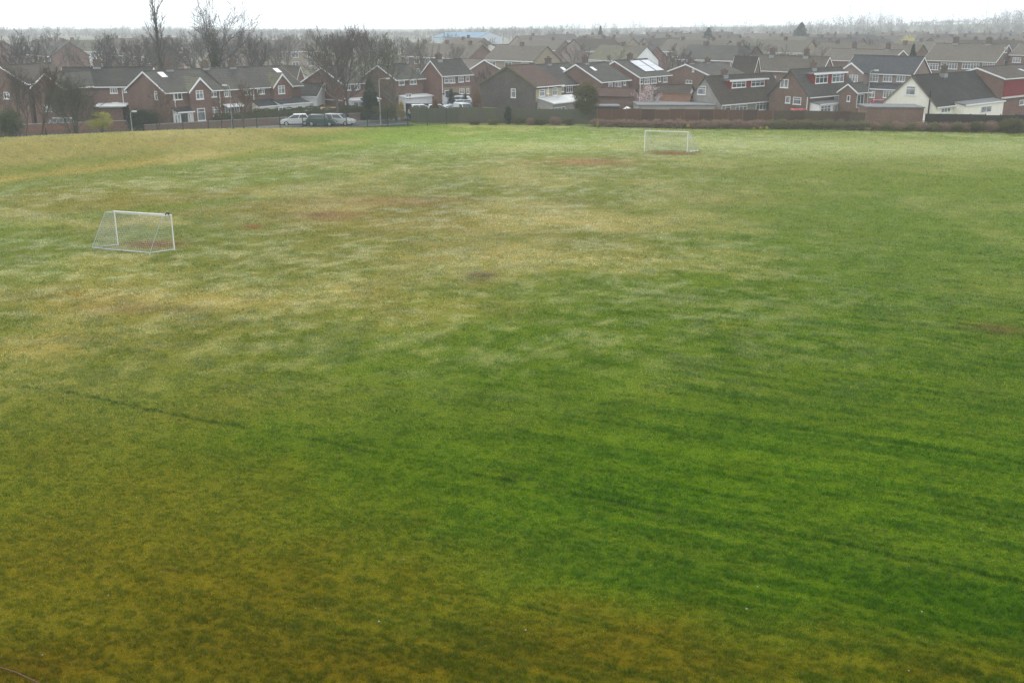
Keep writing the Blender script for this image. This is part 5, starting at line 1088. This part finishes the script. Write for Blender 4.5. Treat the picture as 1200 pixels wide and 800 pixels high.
# ------------------------------------------------------------ gull, litter, clods
gx, gy = gp(844, 180); bd = thing('gull', 'small grey and white gull standing on the grass right of the far goal', 'bird', (gx, gy, hz(gx, gy)), R(200))
m = MB().tube([(-.26, 0, .17), (-.18, 0, .18), (-.05, 0, .19), (.08, 0, .21), (.13, 0, .26), (.16, 0, .31), (.20, 0, .32), (.25, 0, .31)], [.01, .045, .075, .065, .04, .038, .034, .008], 10); m.tube([(.01, .03, .13), (.01, .035, 0)], .008, 5); m.tube([(.01, -.03, .13), (.01, -.035, 0)], .008, 5); m.build('body', plain((.7, .71, .72, 1)), bd, smooth=True)
for s in (-1, 1): MB().tube([(.1, s*.06, .22), (-.05, s*.075, .21), (-.3, s*.03, .19)], [.03, .045, .006], 6).build('wing', plain((.3, .32, .34, 1)), bd)
LIT = [(115, 511), (213, 592), (276, 597), (205, 635), (228, 643), (195, 654), (127, 700), (171, 779), (329, 754), (86, 702), (188, 680), (355, 730), (370, 712), (480, 707), (473, 655), (468, 693), (888, 686), (920, 725), (1077, 748), (1167, 599), (1093, 585), (982, 538), (1065, 788), (1064, 718), (1080, 718), (991, 622), (1149, 621), (636, 654), (616, 738), (530, 749), (444, 728), (451, 735), (875, 712), (602, 682), (940, 568), (1195, 760), (690, 600), (780, 620), (50, 770), (310, 640)]
papers = []
r2 = random.Random(8)
for i in range(3):
    t = MB(); pts = []
    for j in range(9): pts.append(((j % 3-1)*.035+r2.uniform(-.01, .01), (j//3-1)*.03+r2.uniform(-.01, .01), .035+r2.uniform(0, .03)))
    t.add(pts, [(0, 1, 4, 3), (1, 2, 5, 4), (3, 4, 7, 6), (4, 5, 8, 7)]); o = t.build('paper_scrap', [plain((.45, .45, .43, 1)), plain((.36, .35, .36, 1)), plain((.40, .30, .28, 1))][i]); sm = o.modifiers.new('t', 'SOLIDIFY'); sm.thickness = .004; papers.append(o)
for i, (px, py) in enumerate(LIT[::2]):
    gx, gy = gp(px, py); o = papers[i % 3]
    if i >= 3: o = o.copy(); C.objects.link(o)
    o.location = (gx, gy, hz(gx, gy)+.02); o.rotation_euler = (0, 0, r2.uniform(0, 6)); s = r2.uniform(.25, .6); o.scale = (s, s, s); tag(o, 'tiny pale scrap of litter lying in the near grass', 'litter', 'litter scraps in the grass')
# clods and worm casts along the mower tracks
def clods():
    g = np.random.default_rng(31); V = []; Fc = []
    p1 = np.array((-13.0, 33.9)); d = np.array((math.cos(MOW), math.sin(MOW))); nn_ = np.array((-d[1], d[0])); n = 0
    for k in range(900):
        ln = g.choice([0, 0, 0, 1.6, 3.4, 5.5, 7.5]); t = g.random()*34; c = p1+d*t+nn_*(ln+g.normal()*.35-.3)
        if fbm(np.array([c[0]]), np.array([c[1]]), .5, 400, 2)[0] < .5: continue
        r = .015+.035*g.random()**2; base = len(V); z = hz(*c)+.03
        for j in range(6): a = j*1.05; V.append((c[0]+math.cos(a)*r*(1+.3*g.normal()), c[1]+math.sin(a)*r*(1+.3*g.normal()), z))
        V.append((c[0], c[1], z+r*.8)); 
        for j in range(6): Fc.append((base+j, base+(j+1) % 6, base+6))
    me = bpy.data.meshes.new('soil_clods'); me.from_pydata(V, [], Fc); me.materials.append(plain((.085, .075, .03, 1), .95, .1)); o = bpy.data.objects.new('soil_clods', me); C.objects.link(o); tag(o, 'scattered earth clods and worm casts along the mower tracks in the grass', 'soil', kind='stuff')
clods()
# rope across the near left corner
a = np.array(gp(-60, 772)); pts = []
for px, py in ((-60, 766), (0, 784.5), (18, 790), (45, 802), (80, 820)): p = gp(px, py); pts.append((p[0], p[1], hz(*p)+.045))
m = MB().tube(pts, .008, 6); tag(m.build('rope', plain((.20, .10, .11, 1), .9)), 'thin reddish line lying across the grass at the bottom left corner', 'rope')
# ------------------------------------------------------------ pylons
pmat = metal((.3, .31, .32, 1), .5, .4); pyl = None
for k, (px, Y, yt) in enumerate(((995, 1450, -4), (1031, 1650, -2), (1155, 1450, -6), (1176, 1700, -2))):
    x = colx(px, Y, 10); h = 34.0
    if pyl is None:
        pyl = thing('pylon', 'x', 'pylon', (x, Y, hz(x, Y))); m = MB(); lv = [(0, 4.0), (8, 2.9), (16, 1.9), (23, 1.2), (30, .8), (34, .2)]
        for (z0, w0), (z1, w1) in zip(lv, lv[1:]):
            for sx in (-1, 1):
                for sy in (-1, 1): m.tube([(sx*w0, sy*w0, z0), (sx*w1, sy*w1, z1)], .07, 4)
            for s in (-1, 1): m.tube([(-w0, s*w0, z0), (w1, s*w1, z1)], .05, 3); m.tube([(w0, s*w0, z0), (-w1, s*w1, z1)], .09, 3); m.tube([(s*w0, -w0, z0), (s*w1, w1, z1)], .09, 3)
        m.build('tower', pmat, pyl)
        for z, w_ in ((21, 5.5), (26, 6.5), (31, 4.5)): m = MB(); m.tube([(-w_, 0, z), (0, 0, z+1.1), (w_, 0, z)], .08, 4); m.tube([(-w_, 0, z), (w_, 0, z)], .12, 4); m.build('crossarm', pmat, pyl)
        t = pyl
    else: t = copy_tree(pyl, (x, Y, hz(x, Y)))
    t['group'] = 'electricity pylons on the horizon'; t['label'] = ('faint electricity pylon above the slate roofed terrace, left of its pair', 'faint electricity pylon above the slate roofed terrace, right of its pair', 'faint pylon on the skyline near the right edge, left of its pair', 'faint pylon on the skyline nearest the right edge')[k]; t.rotation_euler = (0, 0, R(20))
sheet('sea', [(-3800, 1750), (3800, 1750), (3800, 4090), (-3800, 4090)], .3, plain((.3, .34, .36, 1), .25, .5))
# ------------------------------------------------------------ camera, sky, sun, haze
cam = bpy.data.cameras.new('camera'); co = bpy.data.objects.new('camera', cam); C.objects.link(co)
co.location = (0, 0, H); co.rotation_euler = (math.pi/2-PITCH, 0, 0); cam.sensor_width = 36; cam.lens = 36; cam.clip_end = 9000; cam.clip_start = .2
sc.camera = co
SUN_AZ, SUN_EL = -18, 38
w = bpy.data.worlds.new('World'); sc.world = w; w.use_nodes = True; nt = w.node_tree; nt.nodes.clear()
out = nt.nodes.new('ShaderNodeOutputWorld'); bg = nt.nodes.new('ShaderNodeBackground'); sky = nt.nodes.new('ShaderNodeTexSky')
sky.sky_type = 'NISHITA'; sky.sun_disc = False; sky.sun_elevation = R(SUN_EL); sky.sun_rotation = R(SUN_AZ); sky.dust_density = 4; sky.air_density = 1
mx = nt.nodes.new('ShaderNodeMix'); mx.data_type = 'RGBA'; mx.inputs[0].default_value = .86
nt.links.new(sky.outputs[0], mx.inputs[6]); mx.inputs[7].default_value = (11.2, 11.6, 12.0, 1)     # overcast cloud sheet over the sky
nt.links.new(mx.outputs[2], bg.inputs[0]); bg.inputs[1].default_value = .1
nt.links.new(bg.outputs[0], out.inputs[0])
sd = bpy.data.lights.new('sun', 'SUN'); sd.energy = 1.3; sd.angle = R(14); sd.color = (1, .98, .95)
so = bpy.data.objects.new('sun', sd); C.objects.link(so); so.location = (0, 0, 60)
dv = Vector((math.sin(R(SUN_AZ))*math.cos(R(SUN_EL)), math.cos(R(SUN_AZ))*math.cos(R(SUN_EL)), math.sin(R(SUN_EL))))
so.rotation_euler = dv.to_track_quat('Z', 'Y').to_euler()
hb = MB().box(-3900, -70, -1, 3900, 4100, 40)
hm = bpy.data.materials.new('haze_air'); hm.use_nodes = True; hn = hm.node_tree; hn.nodes.clear()
ho = hn.nodes.new('ShaderNodeOutputMaterial'); hv = hn.nodes.new('ShaderNodeVolumePrincipled')
hv.inputs['Color'].default_value = (.90, .96, 1.0, 1); hv.inputs['Density'].default_value = .00052; hv.inputs['Anisotropy'].default_value = .35
hn.links.new(hv.outputs[0], ho.inputs['Volume'])
hz_o = hb.build('haze', hm); tag(hz_o, 'pale winter haze lying over the whole estate', 'haze', kind='stuff')
sc.view_settings.view_transform = 'Standard'; sc.view_settings.look = 'None'; sc.view_settings.exposure = 0.55; sc.view_settings.gamma = 1
sc.cycles.use_denoising = True; sc.cycles.use_adaptive_sampling = False
sc.cycles.volume_bounces = 2; sc.cycles.max_bounces = 6; sc.cycles.diffuse_bounces = 3; sc.cycles.transparent_max_bounces = 8
